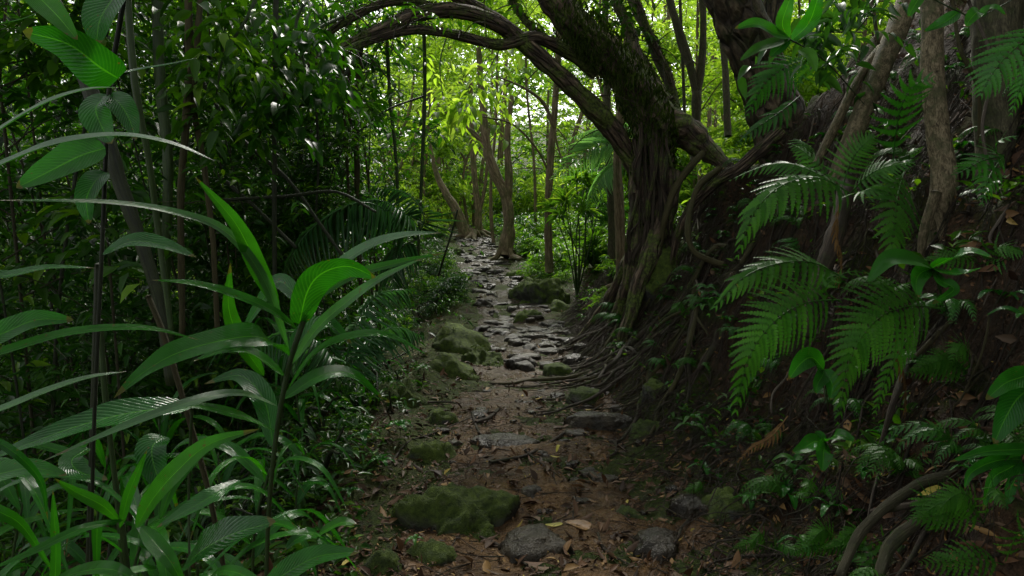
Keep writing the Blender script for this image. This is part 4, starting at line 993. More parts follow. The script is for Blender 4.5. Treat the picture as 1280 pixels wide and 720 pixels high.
plant('ribbed_leaf_plant', 'low plant with large shiny ribbed leaves at the bottom left', [
  ([(228, 712, 1.3), (250, 690, 1.25), (290, 668, 1.22), (345, 652, 1.2)], 74, 'broad', 'fg_dark', dict(hint=(-.1, -.5, .9), wave=.06)),
  ([(300, 600, 1.5), (265, 620, 1.42), (230, 640, 1.4), (195, 660, 1.4)], 34, 'lance', 'fg_dark', dict(hint=(0, -.5, .9))),
  ([(330, 735, 1.3), (365, 712, 1.3), (400, 695, 1.3), (450, 690, 1.3)], 46, 'broad', 'fg_broad', dict(hint=(0, -.5, .9))),
  ([(240, 508, 1.7), (170, 515, 1.62), (90, 535, 1.55), (-30, 580, 1.5)], 62, 'lance', 'fg_dark', dict(hint=(0, -.5, .9), wave=.05)),
  ([(-40, 600, 1.2), (0, 592, 1.2), (40, 585, 1.2), (84, 594, 1.2)], 38, 'broad', 'fg_broad', dict(hint=(0, -.6, .8))),
  ([(60, 730, 1.1), (100, 715, 1.05), (140, 712, 1.0), (180, 730, 1.0)], 30, 'broad', 'fg', dict(hint=(0, -.4, .9))),
  ([(110, 560, 1.6), (90, 575, 1.55), (100, 590, 1.52), (135, 600, 1.5)], 34, 'broad', 'fg_dark', dict(hint=(0, -.5, .9))),
  ([(205, 545, 1.75), (190, 560, 1.7), (195, 590, 1.66), (210, 620, 1.65)], 44, 'broad', 'fg_dark', dict(hint=(.1, -.7, .7)))],
  [([(232, 712, 1.3), (240, 760, 1.3)], .004), ([(240, 508, 1.7), (236, 620, 1.7), (238, 760, 1.6)], .004)], base=at(240, 760, 1.3))
plant('seedling', 'pair of pale green oval leaves low beside the path at the bottom', [
  ([(398, 668, 1.9), (412, 660, 1.88), (428, 653, 1.86), (446, 655, 1.85)], 24, 'broad', 'fg_bright', dict(hint=(0, -.4, .9))),
  ([(398, 670, 1.9), (385, 668, 1.88), (368, 676, 1.86), (356, 688, 1.85)], 24, 'broad', 'fg_broad', dict(hint=(0, -.4, .9))),
  ([(398, 672, 1.9), (408, 680, 1.88), (412, 692, 1.86)], 18, 'broad', 'fg_broad', dict(hint=(0, -.5, .9)))],
  [([(398, 668, 1.9), (396, 740, 1.95)], .003)], base=at(396, 740, 1.95))
# right-side broad leaves
plant('compound_leaved_plant', 'glossy plant with pointed leaflets between the ferns and the ringed trunk', [
  ([(1165, 335, 2.3), (1140, 325, 2.2), (1110, 325, 2.15), (1085, 352, 2.1)], 34, 'broad', 'fern_dark', dict(hint=(0, -.7, .7))),
  ([(1165, 335, 2.3), (1190, 322, 2.2), (1215, 315, 2.15), (1240, 322, 2.1)], 26, 'broad', 'fg_broad', dict(hint=(0, -.6, .8))),
  ([(1165, 335, 2.3), (1180, 340, 2.2), (1205, 342, 2.15), (1228, 335, 2.1)], 26, 'broad', 'fg_broad', dict(hint=(0, -.5, .8))),
  ([(1165, 335, 2.3), (1150, 342, 2.2), (1145, 355, 2.15), (1148, 372, 2.1)], 26, 'broad', 'fg_broad', dict(hint=(0, -.9, .4))),
  ([(1165, 335, 2.3), (1175, 350, 2.2), (1192, 362, 2.15), (1165, 380, 2.1)], 20, 'broad', 'fg_broad', dict(hint=(0, -.9, .4)))],
  [([(1165, 335, 2.3), (1185, 390, 2.45)], .004)], base=at(1185, 390, 2.45))
plant('seedling', 'four-leaved seedling on the lower bank under the large fronds', [
  ([(1032, 553, 2.5), (1018, 552, 2.45), (1005, 560, 2.42), (990, 566, 2.4)], 26, 'broad', 'fg_broad', dict(hint=(0, -.6, .7))),
  ([(1032, 553, 2.5), (1030, 562, 2.42), (1029, 575, 2.4), (1028, 590, 2.38)], 28, 'broad', 'fg_broad', dict(hint=(0, -1, .3))),
  ([(1032, 553, 2.5), (1042, 545, 2.45), (1055, 545, 2.42), (1070, 552, 2.4)], 24, 'broad', 'fg_broad', dict(hint=(0, -.6, .7))),
  ([(1032, 553, 2.5), (1025, 545, 2.5), (1018, 540, 2.5)], 18, 'broad', 'fg_dark', dict(hint=(0, -.5, .8)))],
  [([(1032, 550, 2.5), (1034, 585, 2.55)], .002)], base=at(1034, 585, 2.55))
plant('broad_leaved_plant', 'broad dark leaves between the two largest fern fronds', [
  ([(1030, 462, 2.6), (1015, 447, 2.55), (1000, 455, 2.52), (986, 474, 2.5)], 32, 'broad', 'fg_broad', dict(hint=(0, -.8, .5))),
  ([(1030, 462, 2.6), (1028, 470, 2.55), (1022, 480, 2.52), (1020, 492, 2.5)], 22, 'broad', 'fg_dark', dict(hint=(0, -.9, .4))),
  ([(1030, 462, 2.6), (1040, 480, 2.58), (1038, 500, 2.56)], 24, 'broad', 'fg_dark', dict(hint=(0, -.9, .4)))],
  [([(1030, 462, 2.6), (1036, 520, 2.75)], .003)], base=at(1036, 520, 2.75))
plant('broad_leaved_plant', 'large-leaved plant leaning in from the lower right edge', [
  ([(1300, 465, 2.0), (1275, 472, 1.95), (1255, 480, 1.92), (1232, 500, 1.9)], 34, 'broad', 'fg_broad', dict(hint=(0, -.7, .6))),
  ([(1300, 480, 2.0), (1275, 495, 1.95), (1258, 520, 1.92), (1242, 555, 1.9)], 50, 'broad', 'fg_dark', dict(hint=(0, -.9, .5))),
  ([(1300, 560, 1.9), (1270, 562, 1.85), (1230, 565, 1.82), (1185, 578, 1.8)], 22, 'lance', 'fg_broad', dict(hint=(0, -.6, .7))),
  ([(1290, 570, 1.9), (1262, 585, 1.85), (1240, 600, 1.82), (1228, 640, 1.8)], 24, 'lance', 'fg_broad', dict(hint=(0, -.8, .5))),
  ([(1290, 570, 1.9), (1275, 590, 1.85), (1262, 615, 1.82), (1262, 650, 1.8)], 24, 'lance', 'fg_dark', dict(hint=(0, -.8, .5))),
  ([(1295, 575, 1.9), (1250, 575, 1.85), (1215, 590, 1.82), (1205, 612, 1.8)], 20, 'lance', 'fg_broad', dict(hint=(0, -.8, .5)))],
  [([(1310, 460, 2.0), (1315, 620, 2.05)], .006)], base=at(1315, 620, 2.05))
plant('broad_leaved_plant', 'bright pointed leaves on a thin stem in front of the rough bark', [
  ([(985, 45, 3.4), (970, 42, 3.35), (945, 30, 3.3), (918, 36, 3.28)], 26, 'broad', 'fg_bright', dict(hint=(0, -.8, .5))),
  ([(985, 48, 3.4), (978, 30, 3.38), (984, 8, 3.36), (992, -12, 3.35)], 22, 'broad', 'fg_bright', dict(hint=(0, -1, .2))),
  ([(985, 48, 3.4), (965, 55, 3.35), (945, 62, 3.3), (925, 76, 3.28)], 20, 'broad', 'fern', dict(hint=(0, -.7, .6))),
  ([(985, 48, 3.4), (972, 62, 3.36), (962, 72, 3.33)], 18, 'broad', 'fg_dark', dict(hint=(0, -.8, .5))),
  ([(990, 50, 3.4), (1010, 30, 3.35), (1020, 5, 3.3), (1024, -15, 3.3)], 24, 'broad', 'fg_broad', dict(hint=(0, -.8, .5))),
  ([(1000, 62, 3.4), (1012, 70, 3.36), (1020, 90, 3.33)], 22, 'broad', 'fern', dict(hint=(0, -.8, .5)))],
  [([(985, 48, 3.4), (1030, 75, 3.5), (1080, 130, 3.9)], .004)], base=at(1080, 130, 3.9))
plant('broad_leaved_plant', 'leafy twig hanging over the ringed trunk at the top', [
  ([(1198, 15, 2.6), (1185, 25, 2.58), (1172, 32, 2.56), (1155, 40, 2.55)], 20, 'broad', 'fg_broad', dict(hint=(0, -.7, .6))),
  ([(1225, 20, 2.6), (1222, 15, 2.58), (1212, 25, 2.56), (1208, 34, 2.55)], 20, 'broad', 'fg_bright', dict(hint=(0, -.7, .6))),
  ([(1225, 20, 2.6), (1235, 12, 2.58), (1245, 10, 2.56), (1258, 20, 2.55)], 18, 'broad', 'fg_bright', dict(hint=(0, -.7, .6))),
  ([(1150, -10, 2.6), (1147, 0, 2.58), (1140, 12, 2.56), (1135, 22, 2.55)], 16, 'broad', 'fg_bright', dict(hint=(0, -.7, .6)))],
  [([(1150, -10, 2.6), (1198, 14, 2.6), (1225, 20, 2.62), (1300, -20, 2.8)], .003)], base=at(1300, -20, 2.8))
# small seedlings on the bank and verge
def sprig(px, py, n, L, mat, lab, h=.08):
    p = ground(px, py); f = thing('seedling', lab, 'seedling', p)
    g = G(); top = p + np.array([0, -.04, h]); tube(g, [p - np.array([0, 0, .02]), (p + top) / 2 + .005, top], [.002, .0015], 5, 6); g.build('stalk', M['stem_green'], f)
    for i in range(n):
        a = i * 6.283 / n + R.uniform(-.3, .3); d = np.array([math.cos(a), math.sin(a), 0]); l = L * R.uniform(.8, 1.1)
        g = G(); blade(g, [top, top + d * l * .35 + [0, 0, .2 * l], top + d * l * .75 + [0, 0, .12 * l], top + d * l + [0, 0, -.1 * l]], l * .2, 'broad', 12, 2, hint=(0, 0, 1)); g.build('leaf', M[mat], f)
GB = 'small ferns growing scattered over the bank'
def bank_fern(i):
    f = thing('small_fern', 'small fern rooted in the dark soil of the bank', 'fern', (0, 0, 0), GB)
    for k in range(5 + i % 3):
        a = math.pi + R.uniform(-1.5, 1.5); L = R.uniform(.14, .26); d = np.array([math.cos(a), math.sin(a), 0])
        g = G(); frond(g, [(0, 0, 0), d * L * .35 + [0, 0, L * .45], d * L * .75 + [0, 0, L * .4], d * L + [0, 0, L * .05]], L * .26, npair=13, T=PINS, rr=.0012, hint=(-.3, -.3, 1), stalk=.15); g.build('frond', M['fern' if i % 2 else 'fern_dark'], f)
    return f
bf = [bank_fern(i) for i in range(4)]
for i in range(64):
    while True:
        y = 1.9 * (8.5 / 1.9) ** R.uniform(); x = float(np.interp(y, PY, PXB)) + R.uniform(.1, 2.0)
        if x < y * .78 and float(height(x, y)) < 3.4: break
    p = (x, y, float(height(x, y)) - .01)
    if i < 4: bf[i].location = p
    else: dup(bf[i % 4], p, R.uniform(-.8, .8), R.uniform(.6, 1.25))
GC = 'small leafy plants sprouting on the bank'
def bank_sprout(i):
    f = thing('bank_plant', 'small leafy plant sprouting from the bank', 'plant', (0, 0, 0), GC)
    for k in range(2):
        g = G(); top = np.array([R.normal(-.05, .03), R.normal(-.02, .03), R.uniform(.05, .12)]); tube(g, [(0, 0, -.02), top * .5, top], [.002, .0015], 4, 5); g.build('stalk', M['stem_green'], f)
        for j in range(4):
            a = j * 1.6 + R.uniform(-.3, .3); d = np.array([math.cos(a), math.sin(a), 0]); l = R.uniform(.05, .10)
            g = G(); blade(g, [top, top + d * l * .5 + [0, 0, .15 * l], top + d * l - [0, 0, .15 * l]], l * .22, 'broad', 9, 2, hint=(-.2, -.2, 1)); g.build('leaf', M[['fg_broad', 'fern', 'fg_dark'][(i + j) % 3]], f)
    return f
bs_ = [bank_sprout(i) for i in range(3)]
for i in range(60):
    while True:
        y = 1.9 * (8.5 / 1.9) ** R.uniform(); x = float(np.interp(y, PY, PXB)) + R.uniform(-.1, 2.0)
        if x < y * .78 and float(height(x, y)) < 3.4: break
    p = (x, y, float(height(x, y)) - .01)
    if i < 3: bs_[i].location = p
    else: dup(bs_[i % 3], p, R.uniform(0, 6), R.uniform(.6, 1.4))
SPR = [(846, 470, 3, .06, 'fg_bright', 'two-leaved bright seedling on the mossy hump of the bank'), (905, 412, 4, .09, 'fg_broad', 'seedling left of the leftmost large frond'),
 (890, 575, 4, .08, 'fg_broad', 'grey-green seedling at the foot of the bank'), (862, 466, 3, .05, 'fg_bright', 'tiny bright seedling above the grey-green one'), (885, 520, 3, .05, 'fern', 'yellowish seedling in the bank litter'),
 (1085, 395, 4, .10, 'fg_dark', 'dark seedling between the two largest fronds'), (500, 545, 5, .11, 'fg_broad', 'leafy seedling on the plant-covered mound'), (478, 590, 5, .10, 'fg_broad', 'seedling below the mound on the left verge'),
 (530, 470, 5, .10, 'fern', 'bright seedling beside the left verge boulders'), (455, 560, 5, .12, 'fg_dark', 'dark seedling deeper in the left undergrowth'), (747, 335, 7, .28, 'fern', 'light rosette plant at the foot of the gnarled tree'),
 (765, 330, 6, .22, 'fg_bright', 'second lighter rosette plant next to the gnarled tree roots'), (1240, 395, 4, .10, 'fg_dark', 'dark seedling near the right edge under the trunk'), (1195, 205, 4, .1, 'fg_dark', 'seedling clinging beside the ringed trunk'),
 (880, 240, 5, .12, 'fern', 'small seedling in the roots at the tree base'), (805, 310, 4, .1, 'fern', 'small sprout on the gnarled trunk foot'), (1150, 640, 4, .07, 'fg_dark', 'dark seedling beside the olive roots'),
 (520, 690, 5, .05, 'fern', 'tiny sprout on the low mossy stone'), (425, 520, 6, .14, 'fg_broad', 'broad seedling under the ginger plant leaves'), (440, 630, 5, .08, 'fg_dark', 'low dark seedling near the yellow-orange leaf')]
for s in SPR: sprig(*s)

GP = 'strap-leaved plants filling the left foreground'
def strap_proto(i):
    f = thing('strap_leaved_plant', 'strap-leaved plant in the undergrowth between the ginger plant and the thicket', 'plant', (0, 0, 0), GP); h = R.uniform(.5, .95)
    g = G(); P = tube(g, [(0, 0, -.3), (.02, 0, h * .5), (.08, .02, h)], [.006, .004], 7, 20); g.build('stalk', M['stem_green'], f)
    for k in range(11):
        p = P[int(4 + k * 1.45)]; a = k * 2.4 + R.normal(0, .4); d = np.array([math.cos(a), math.sin(a), 0]); L = R.uniform(.3, .55); up = R.uniform(.1, .5)
        g = G(); blade(g, [p, p + d * L * .3 + [0, 0, L * up * .8], p + d * L * .7 + [0, 0, L * up * .8], p + d * L + [0, 0, L * (up - .45)]], R.uniform(.014, .03), 'lance', 18, 2, hint=(d[0] * .3, -.3, 1))
        g.build('leaf', M[['fg', 'fg_dark', 'fg', 'fg_broad'][(k + i) % 4]], f)
    return f
stp = [strap_proto(i) for i in range(4)]
sp_ = [(-1.15, 1.9), (-1.5, 2.3), (-.95, 2.35), (-1.95, 2.5), (-1.3, 2.9), (-2.3, 3.1), (-1.0, 3.0), (-1.75, 3.3), (-2.8, 3.6), (-1.2, 3.8), (-2.1, 4.0), (-1.55, 4.5), (-.85, 1.75), (-1.6, 1.75), (-2.4, 2.55), (-1.15, 5.2), (-3.2, 4.4), (-1.25, 6.2)]
for i, (x, y) in enumerate(sp_):
    z = float(height(x, y))
    if i < 4: stp[i].location = (x, y, z)
    else: dup(stp[i % 4], (x, y, z), R.uniform(0, 6), R.uniform(.75, 1.25))

# ------------------------------------------------------------------ palms
def palm_frond(g, pts, L, n=26, mat=None, hint=(0, -.3, 1), droop=.4, w=.1, rr=.008, sweep=.7):
    P = crom(pts, 40); t = np.linspace(0, 1, 40); Tn = unit(np.gradient(P, axis=0)); tt = np.linspace(.15, .98, n)
    for s in (-1, 1):
        Pi = np.stack([np.interp(tt, t, P[:, c]) for c in range(3)], -1); Ti = np.stack([np.interp(tt, t, Tn[:, c]) for c in range(3)], -1)
        S = unit(np.cross(Ti, hint)) * s; D = unit(S + Ti * sweep); D[:, 2] -= droop * R.uniform(.7, 1.3, n)
        leaves(g, Pi, D, unit(np.cross(Ti, S)) * s * -1 + R.normal(0, .15, (n, 3)), L * np.sin(np.pi * (.2 + .75 * tt)) * R.uniform(.85, 1.1, n), w, tmpl('blade', 5, .3, .3))
    tube(g, P[::5], [rr, rr * .4], 5, 20, cap=False)
def palm(name, lab, fr, mat, base):
    f = thing(name, lab, 'palm', base)
    for a in fr:
        g = G(); palm_frond(g, P_(a[0]), a[1], **(a[2] if len(a) > 2 else {})); g.build('frond', M[mat], f)
palm('palm', 'palm with pale arching frond between slender tree and gnarled tree', [
  ([(800, 190, 9.8), (765, 180, 9.7), (735, 188, 9.6), (690, 225, 9.5)], .42, dict(droop=.3, hint=(0, -.9, .5))),
  ([(800, 190, 9.8), (770, 170, 9.8), (745, 162, 9.9), (700, 178, 10)], .3, {}),
  ([(800, 190, 9.8), (790, 160, 9.8), (765, 148, 9.9), (730, 150, 10)], .3, {}),
  ([(800, 195, 9.8), (770, 205, 9.6), (750, 225, 9.5), (735, 260, 9.4)], .35, {})], 'palm', at(800, 250, 9.9))
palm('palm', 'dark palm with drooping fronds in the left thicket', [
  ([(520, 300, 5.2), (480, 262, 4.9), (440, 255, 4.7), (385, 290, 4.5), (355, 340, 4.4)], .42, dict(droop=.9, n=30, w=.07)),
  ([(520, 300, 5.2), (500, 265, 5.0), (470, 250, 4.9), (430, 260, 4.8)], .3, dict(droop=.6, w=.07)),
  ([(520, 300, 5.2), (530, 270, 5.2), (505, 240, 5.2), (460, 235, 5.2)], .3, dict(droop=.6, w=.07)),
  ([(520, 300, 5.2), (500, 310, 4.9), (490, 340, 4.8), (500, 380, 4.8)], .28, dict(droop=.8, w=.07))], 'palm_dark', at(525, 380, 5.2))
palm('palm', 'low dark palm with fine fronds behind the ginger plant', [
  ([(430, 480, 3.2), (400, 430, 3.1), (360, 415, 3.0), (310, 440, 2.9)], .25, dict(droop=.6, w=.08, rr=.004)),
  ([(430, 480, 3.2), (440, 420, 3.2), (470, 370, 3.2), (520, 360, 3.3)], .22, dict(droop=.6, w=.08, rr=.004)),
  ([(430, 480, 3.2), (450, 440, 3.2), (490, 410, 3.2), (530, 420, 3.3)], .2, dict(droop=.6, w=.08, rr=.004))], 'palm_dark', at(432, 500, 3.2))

# ------------------------------------------------------------------ left thicket: canes, vines, saplings
TL3 = tmpl('lance', 3, .25, .2)
protos = []
def sapling_proto(i):
    h = R.uniform(4.0, 6.0); s = thing('thicket_sapling', 'slender shaded sapling crowding the thicket left of the path', 'sapling', (0, 0, 0), 'saplings crowding the thicket left of the path')
    bend = R.normal(0, .5, 2); pts = [(0, 0, -.6), (bend[0] * .2, bend[1] * .2, h * .35), (bend[0] * .6, bend[1] * .6, h * .7), (bend[0] * 1.2, bend[1] * 1.2, h)]
    g = G(); r = R.uniform(.007, .017); P = tube(g, pts, [r, r * .7, r * .4], 7, 30, .1, 12); 
    C = []
    for k in range(int(16)):
        t = R.uniform(.12, 1); p = P[int(t * 29)]; d = rdir(1, -.1, .6)[0]; L = R.uniform(.4, 1.0)
        q = [p, p + d * L * .5 + [0, 0, .05], p + d * L - [0, 0, .1]]; B = tube(g, q, [r * .4, r * .15], 4, 8, cap=False); C.append(B[R.integers(2, 8, 9)] + R.normal(0, .10, (9, 3)))
    g.build('trunk', M['stem_dark' if i % 2 else 'bark_thin'], s)
    g = G(); C = np.vstack(C); big = i % 3 == 0
    sprays(g, C, 7, .32, .13 if big else .085, .42 if big else .34, TL3, droop=.4)
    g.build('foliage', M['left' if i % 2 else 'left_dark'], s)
    return s
protos = [sapling_proto(i) for i in range(7)]
spots = []
while len(spots) < 105:
    y = R.uniform(2.9, 15); x = -R.uniform(0, 1) ** .8 * y * .85
    lim = np.interp(y, [3, 5, 8, 12, 15], [-1.2, -1.25, -1.45, -2.0, -2.6])
    if x < lim and not (x > -1.9 and y < 3.4): spots.append((x, y))
spots.sort(key=lambda q: q[1])
for i, (x, y) in enumerate(spots):
    loc = (x, y, float(height(x, y)))
    if i < 7: protos[i].location = tuple(loc); protos[i].rotation_euler = (0, 0, R.uniform(0, 6))
    else: dup(protos[i % 7], loc, R.uniform(0, 6), R.uniform(.75, 1.15), tilt=tuple(R.normal(0, .13, 2)))

for i in range(34):
    y = R.uniform(4.2, 15); x = float(np.interp(y, [4, 6, 9, 12, 15], [-1.75, -1.95, -2.2, -2.9, -3.4])) - abs(R.normal(0, .3))
    dup(protos[i % 7], (x, y, float(height(x, y)) - R.uniform(.3, 1.2)), R.uniform(0, 6), R.uniform(.6, .95), tilt=(R.normal(0, .1), R.uniform(0, .16)))
# thicket backing: broad dense bushes further back and low
def bush_proto(name, lab, grp, mat, L, W, rad, ntw, tl=.35, T=None, stems=9, k=8, cat='bush', smat='stem_dark'):
    s = thing(name, lab, cat, (0, 0, 0), grp); g = G(); C = []
    for i in range(stems):
        d = rdir(1, .25, .95)[0]; e = d * np.array([rad, rad, rad * 1.2]); P = tube(g, [(0, 0, -.1), e * .5 + R.normal(0, .05, 3), e], [.012, .006], 5, 10, cap=False)
    g.build('stem', M[smat], s)
    C = blob_points([((0, 0, rad * .62), (rad, rad, rad * .65)), ((rad * .4, 0, rad * .9), (rad * .6, rad * .6, rad * .4)), ((-rad * .5, rad * .2, rad * .7), (rad * .6, rad * .6, rad * .5))], ntw)
    g = G(); sprays(g, C, k, tl, L, W, T or TL3, droop=.35); g.build('foliage', M[mat], s); return s
def place_all(protos, spots, smin, smax):
    for i, (x, y) in enumerate(spots):
        z = float(height(x, y)) - .05
        if i < len(protos): protos[i].location = (x, y, z); protos[i].scale = (smin, smin, smin)
        else: dup(protos[i % len(protos)], (x, y, z), R.uniform(0, 6), R.uniform(smin, smax))
G1 = 'dark bushes in the thicket left of the path'
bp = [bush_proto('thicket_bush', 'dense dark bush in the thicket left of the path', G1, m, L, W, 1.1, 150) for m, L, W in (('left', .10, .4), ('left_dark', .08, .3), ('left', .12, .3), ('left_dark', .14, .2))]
sp = []
while len(sp) < 55:
    y = R.uniform(3.6, 18); x = -R.uniform(.1, 1) * y * .9
    if x < np.interp(y, [3, 6, 8, 12, 18], [-2.3, -2.0, -2.1, -2.9, -4.2]): sp.append((x, y))
sp.sort(key=lambda q: q[1]); place_all(bp, sp, .6, 1.25)
# low verge plants on the left close to the path
G2 = 'small leafy plants along the left edge of the path'
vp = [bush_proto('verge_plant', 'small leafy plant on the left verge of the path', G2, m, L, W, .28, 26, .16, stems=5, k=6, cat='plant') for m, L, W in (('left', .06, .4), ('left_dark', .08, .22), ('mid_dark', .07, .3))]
sp = []
for i in range(70):
    y = 2.9 * (15 / 2.9) ** R.uniform(); x = pxc(y) - pxw(y) - .3 - abs(R.normal(0, .45)); x = x if not (6.2 < y < 10 and x > -1.7) and not (y < 6 and x > -1.05) else x - .8; sp.append((float(x), y))
place_all(vp, sp, .5, 1.2)
G3 = 'leafy green plants beyond the bank right of the path'
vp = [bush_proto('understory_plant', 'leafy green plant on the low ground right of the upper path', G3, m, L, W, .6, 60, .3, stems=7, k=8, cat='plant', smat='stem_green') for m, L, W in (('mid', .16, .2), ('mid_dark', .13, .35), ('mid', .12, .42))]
sp = []
while len(sp) < 48:
    y = R.uniform(9, 21); x = pxc(y) + pxw(y) + .45 + abs(R.normal(0, 2.0)); 
    if y > 12 or x > 1.15: sp.append((float(x), y))
place_all(vp, sp, .55, 1.2)
# the bright tufted shrub with narrow leaves
def tuft(lab, px, py, Y, r, mat, n=60, L=.28):
    c = at(px, py, Y); b = np.array([c[0], c[1], float(height(c[0], c[1]))]); s = thing('tufted_shrub', lab, 'shrub', b)
    g = G(); H = []
    for i in range(9):
        e = c + rdir(1, -.4, 1)[0] * r; H.append(e); tube(g, [b, (b + e) / 2 + R.normal(0, .06, 3), e], [.014, .007], 5, 10)
    g.build('stem', M['stem_green'], s); g = G()
    for e in H:
        m = 34; d = rdir(m, -.3, 1); leaves(g, np.tile(e, (m, 1)) + d * .02, d, np.array([0, 0, 1.]) + R.normal(0, .4, (m, 3)), L * R.uniform(.6, 1.1, m), .14, tmpl('blade', 4, .3, .35))
    g.build('foliage', M[mat], s)
tuft('bright tufted shrub with whorls of narrow leaves right of the slender tree', 722, 258, 10.8, .42, 'mid')
tuft('darker tufted shrub just behind and right of the bright one', 752, 285, 12, .45, 'mid_dark')
tuft('low tufted shrub beside the largest upper boulder', 752, 322, 11.2, .28, 'mid')

# individual canes, vines
CANES = [([(345, -20, 4.2), (344, 120, 4.2), (343, 250, 4.2), (344, 420, 4.2)], .017, 'stem_dark', 'straight dark cane standing in front of the thicket'),
 ([(235, -20, 3.4), (236, 80, 3.4), (232, 160, 3.35), (226, 250, 3.4), (228, 420, 3.4)], .020, 'vine', 'brown vine climbing straight, left one of the twisted pair'),
 ([(252, -20, 3.45), (246, 60, 3.4), (242, 130, 3.4), (254, 200, 3.4), (266, 300, 3.4), (272, 420, 3.4)], .016, 'vine', 'brown vine bending right, partner of the twisted pair'),
 ([(158, -20, 2.6), (168, 100, 2.6), (186, 200, 2.65), (198, 290, 2.7), (215, 420, 2.7)], .014, 'stem_green', 'green leaning cane left of the twisted vines'),
 ([(196, -20, 3.8), (200, 100, 3.8), (210, 200, 3.8), (208, 300, 3.8), (206, 420, 3.8)], .03, 'stem_green', 'thick green cane behind the leaning one'),
 ([(40, -60, 3.0), (100, 80, 3.0), (136, 180, 3.0), (150, 230, 3.0), (172, 290, 3.0), (200, 380, 3.0), (215, 480, 3.0)], .033, 'stem_dark', 'stout dark trunk slanting behind the broad leaves'),
 ([(123, 330, 2.0), (120, 430, 2.0), (116, 540, 2.0), (110, 720, 2.0)], .010, 'stem_dark', 'thin black stem among the left strap leaves'),
 ([(125, 400, 1.9), (132, 500, 1.9), (146, 620, 1.9), (158, 760, 1.9)], .008, 'stem_green', 'thin green stem slanting behind the bright ginger shoot'),
 ([(185, 370, 1.9), (205, 420, 1.9), (232, 510, 1.9), (262, 620, 1.9), (285, 740, 1.9)], .009, 'vine', 'yellowish bare stem crossing behind the ginger leaves'),
 ([(528, -20, 6.5), (531, 100, 6.5), (528, 200, 6.5), (522, 330, 6.5)], .018, 'stem_green', 'long hanging liana right of the vine bundle'),
 ([(483, 40, 6.2), (488, 130, 6.2), (495, 200, 6.2), (500, 340, 6.2)], .016, 'stem_green', 'drooping liana left of the long hanging one'),
 ([(452, 50, 5.8), (446, 130, 5.8), (446, 240, 5.8), (452, 380, 5.8)], .022, 'vine', 'pale brown vine at the centre of the bundle'),
 ([(438, 60, 5.8), (436, 140, 5.8), (448, 200, 5.8), (442, 330, 5.8)], .014, 'vine', 'thin vine winding round the pale brown one'),
 ([(428, 60, 5.7), (430, 140, 5.7), (436, 260, 5.7), (430, 380, 5.7)], .014, 'vine', 'thin vine at the left of the bundle'),
 ([(395, 130, 5.0), (398, 200, 5.0), (394, 300, 5.0), (396, 400, 5.0)], .010, 'stem_dark', 'thin dark stem between cane and vine bundle'),
 ([(470, 30, 6), (430, 95, 5.6), (390, 125, 5.4), (340, 150, 5.2)], .014, 'stem_dark', 'dark twig descending left from the arching limb'),
 ([(530, 120, 6.0), (480, 140, 5.8), (430, 185, 5.6), (400, 260, 5.5)], .009, 'stem_dark', 'thin dark arching twig across the vine bundle'),
 ([(230, 60, 4.4), (290, 160, 4.4), (360, 225, 4.4), (400, 280, 4.4), (450, 350, 4.4)], .013, 'stem_dark', 'dark branch slanting down right through the thicket'),
 ([(180, 150, 4.6), (250, 200, 4.6), (320, 260, 4.5), (370, 310, 4.4)], .014, 'stem_dark', 'second dark slanting branch lower in the thicket'),
 ([(280, 250, 4.2), (360, 245, 4.2), (420, 240, 4.2), (470, 265, 4.2)], .010, 'stem_dark', 'nearly level dark branch left of the dark palm'),
 ([(605, -10, 4.9), (606, 30, 4.9), (610, 60, 4.9)], .004, 'vine', 'fine vine tip hanging in front of the arch'),
 ([(548, 345, 7.5), (556, 318, 7.4), (565, 290, 7.4), (572, 262, 7.4)], .012, 'stem_dark', 'thin dark bent stem at the left of the path opening'),
]
for pts, r, mt, lab in CANES:
    g = G(); tube(g, P_(pts), [r, r * .95, r * .8], 8, 44, .12, 14); o = g.build('vine' if 'vine' in lab or 'liana' in lab else 'cane', M[mt], origin=at(*pts[-1])); tag(o, lab, 'vine' if ('vine' in lab or 'liana' in lab) else 'stem')
G4 = 'thin bare stems standing in the thicket'
for i in range(26):
    px = R.uniform(150, 525); Y = R.uniform(6.5, 12); b = at(px, 330, Y); z0 = float(height(b[0], b[1])) - .05; l = R.normal(0, .9)
    g = G(); r = R.uniform(.006, .018); tube(g, [(b[0], b[1], z0), (b[0] + l * .3 + R.normal(0, .05), b[1], 2.2), (b[0] + l + R.normal(0, .1), b[1] + R.normal(0, .2), R.uniform(4, 6.5))], [r, r * .8, r * .5], 6, 24, .12, 14)
    o = g.build('bare_stem', M['stem_dark' if i % 3 else 'vine'], origin=(b[0], b[1], z0)); tag(o, 'thin bare stem standing in the dark thicket left of the path', 'stem', G4)

# overhead bright compound leaves under the arch, and hanging sprays
def hang_spray(lab, pts, r, nl, L, mat, W=.4):
    f = thing('leafy_branch', lab, 'branch', at(*pts[0])); g = G(); P = tube(g, P_(pts), [r, r * .4], 6, 30); g.build('twig', M['stem_green'], f)
    C = P[R.integers(8, 30, nl)]; g = G(); sprays(g, C + R.normal(0, .08, C.shape), 7, L * 2.2, L, W, tmpl('lance', 4, .25, .3), droop=.5, zr=(-.4, .2), flat=.35); g.build('foliage', M[mat], f)
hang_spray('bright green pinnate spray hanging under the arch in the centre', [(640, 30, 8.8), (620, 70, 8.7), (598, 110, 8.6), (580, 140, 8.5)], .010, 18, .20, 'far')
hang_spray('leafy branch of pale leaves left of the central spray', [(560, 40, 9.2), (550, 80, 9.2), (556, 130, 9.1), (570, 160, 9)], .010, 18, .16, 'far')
hang_spray('dark leafy branch hanging from the arching limb at the upper left', [(430, 20, 4.6), (390, 40, 4.4), (340, 80, 4.2), (300, 140, 4.1)], .012, 40, .12, 'left')
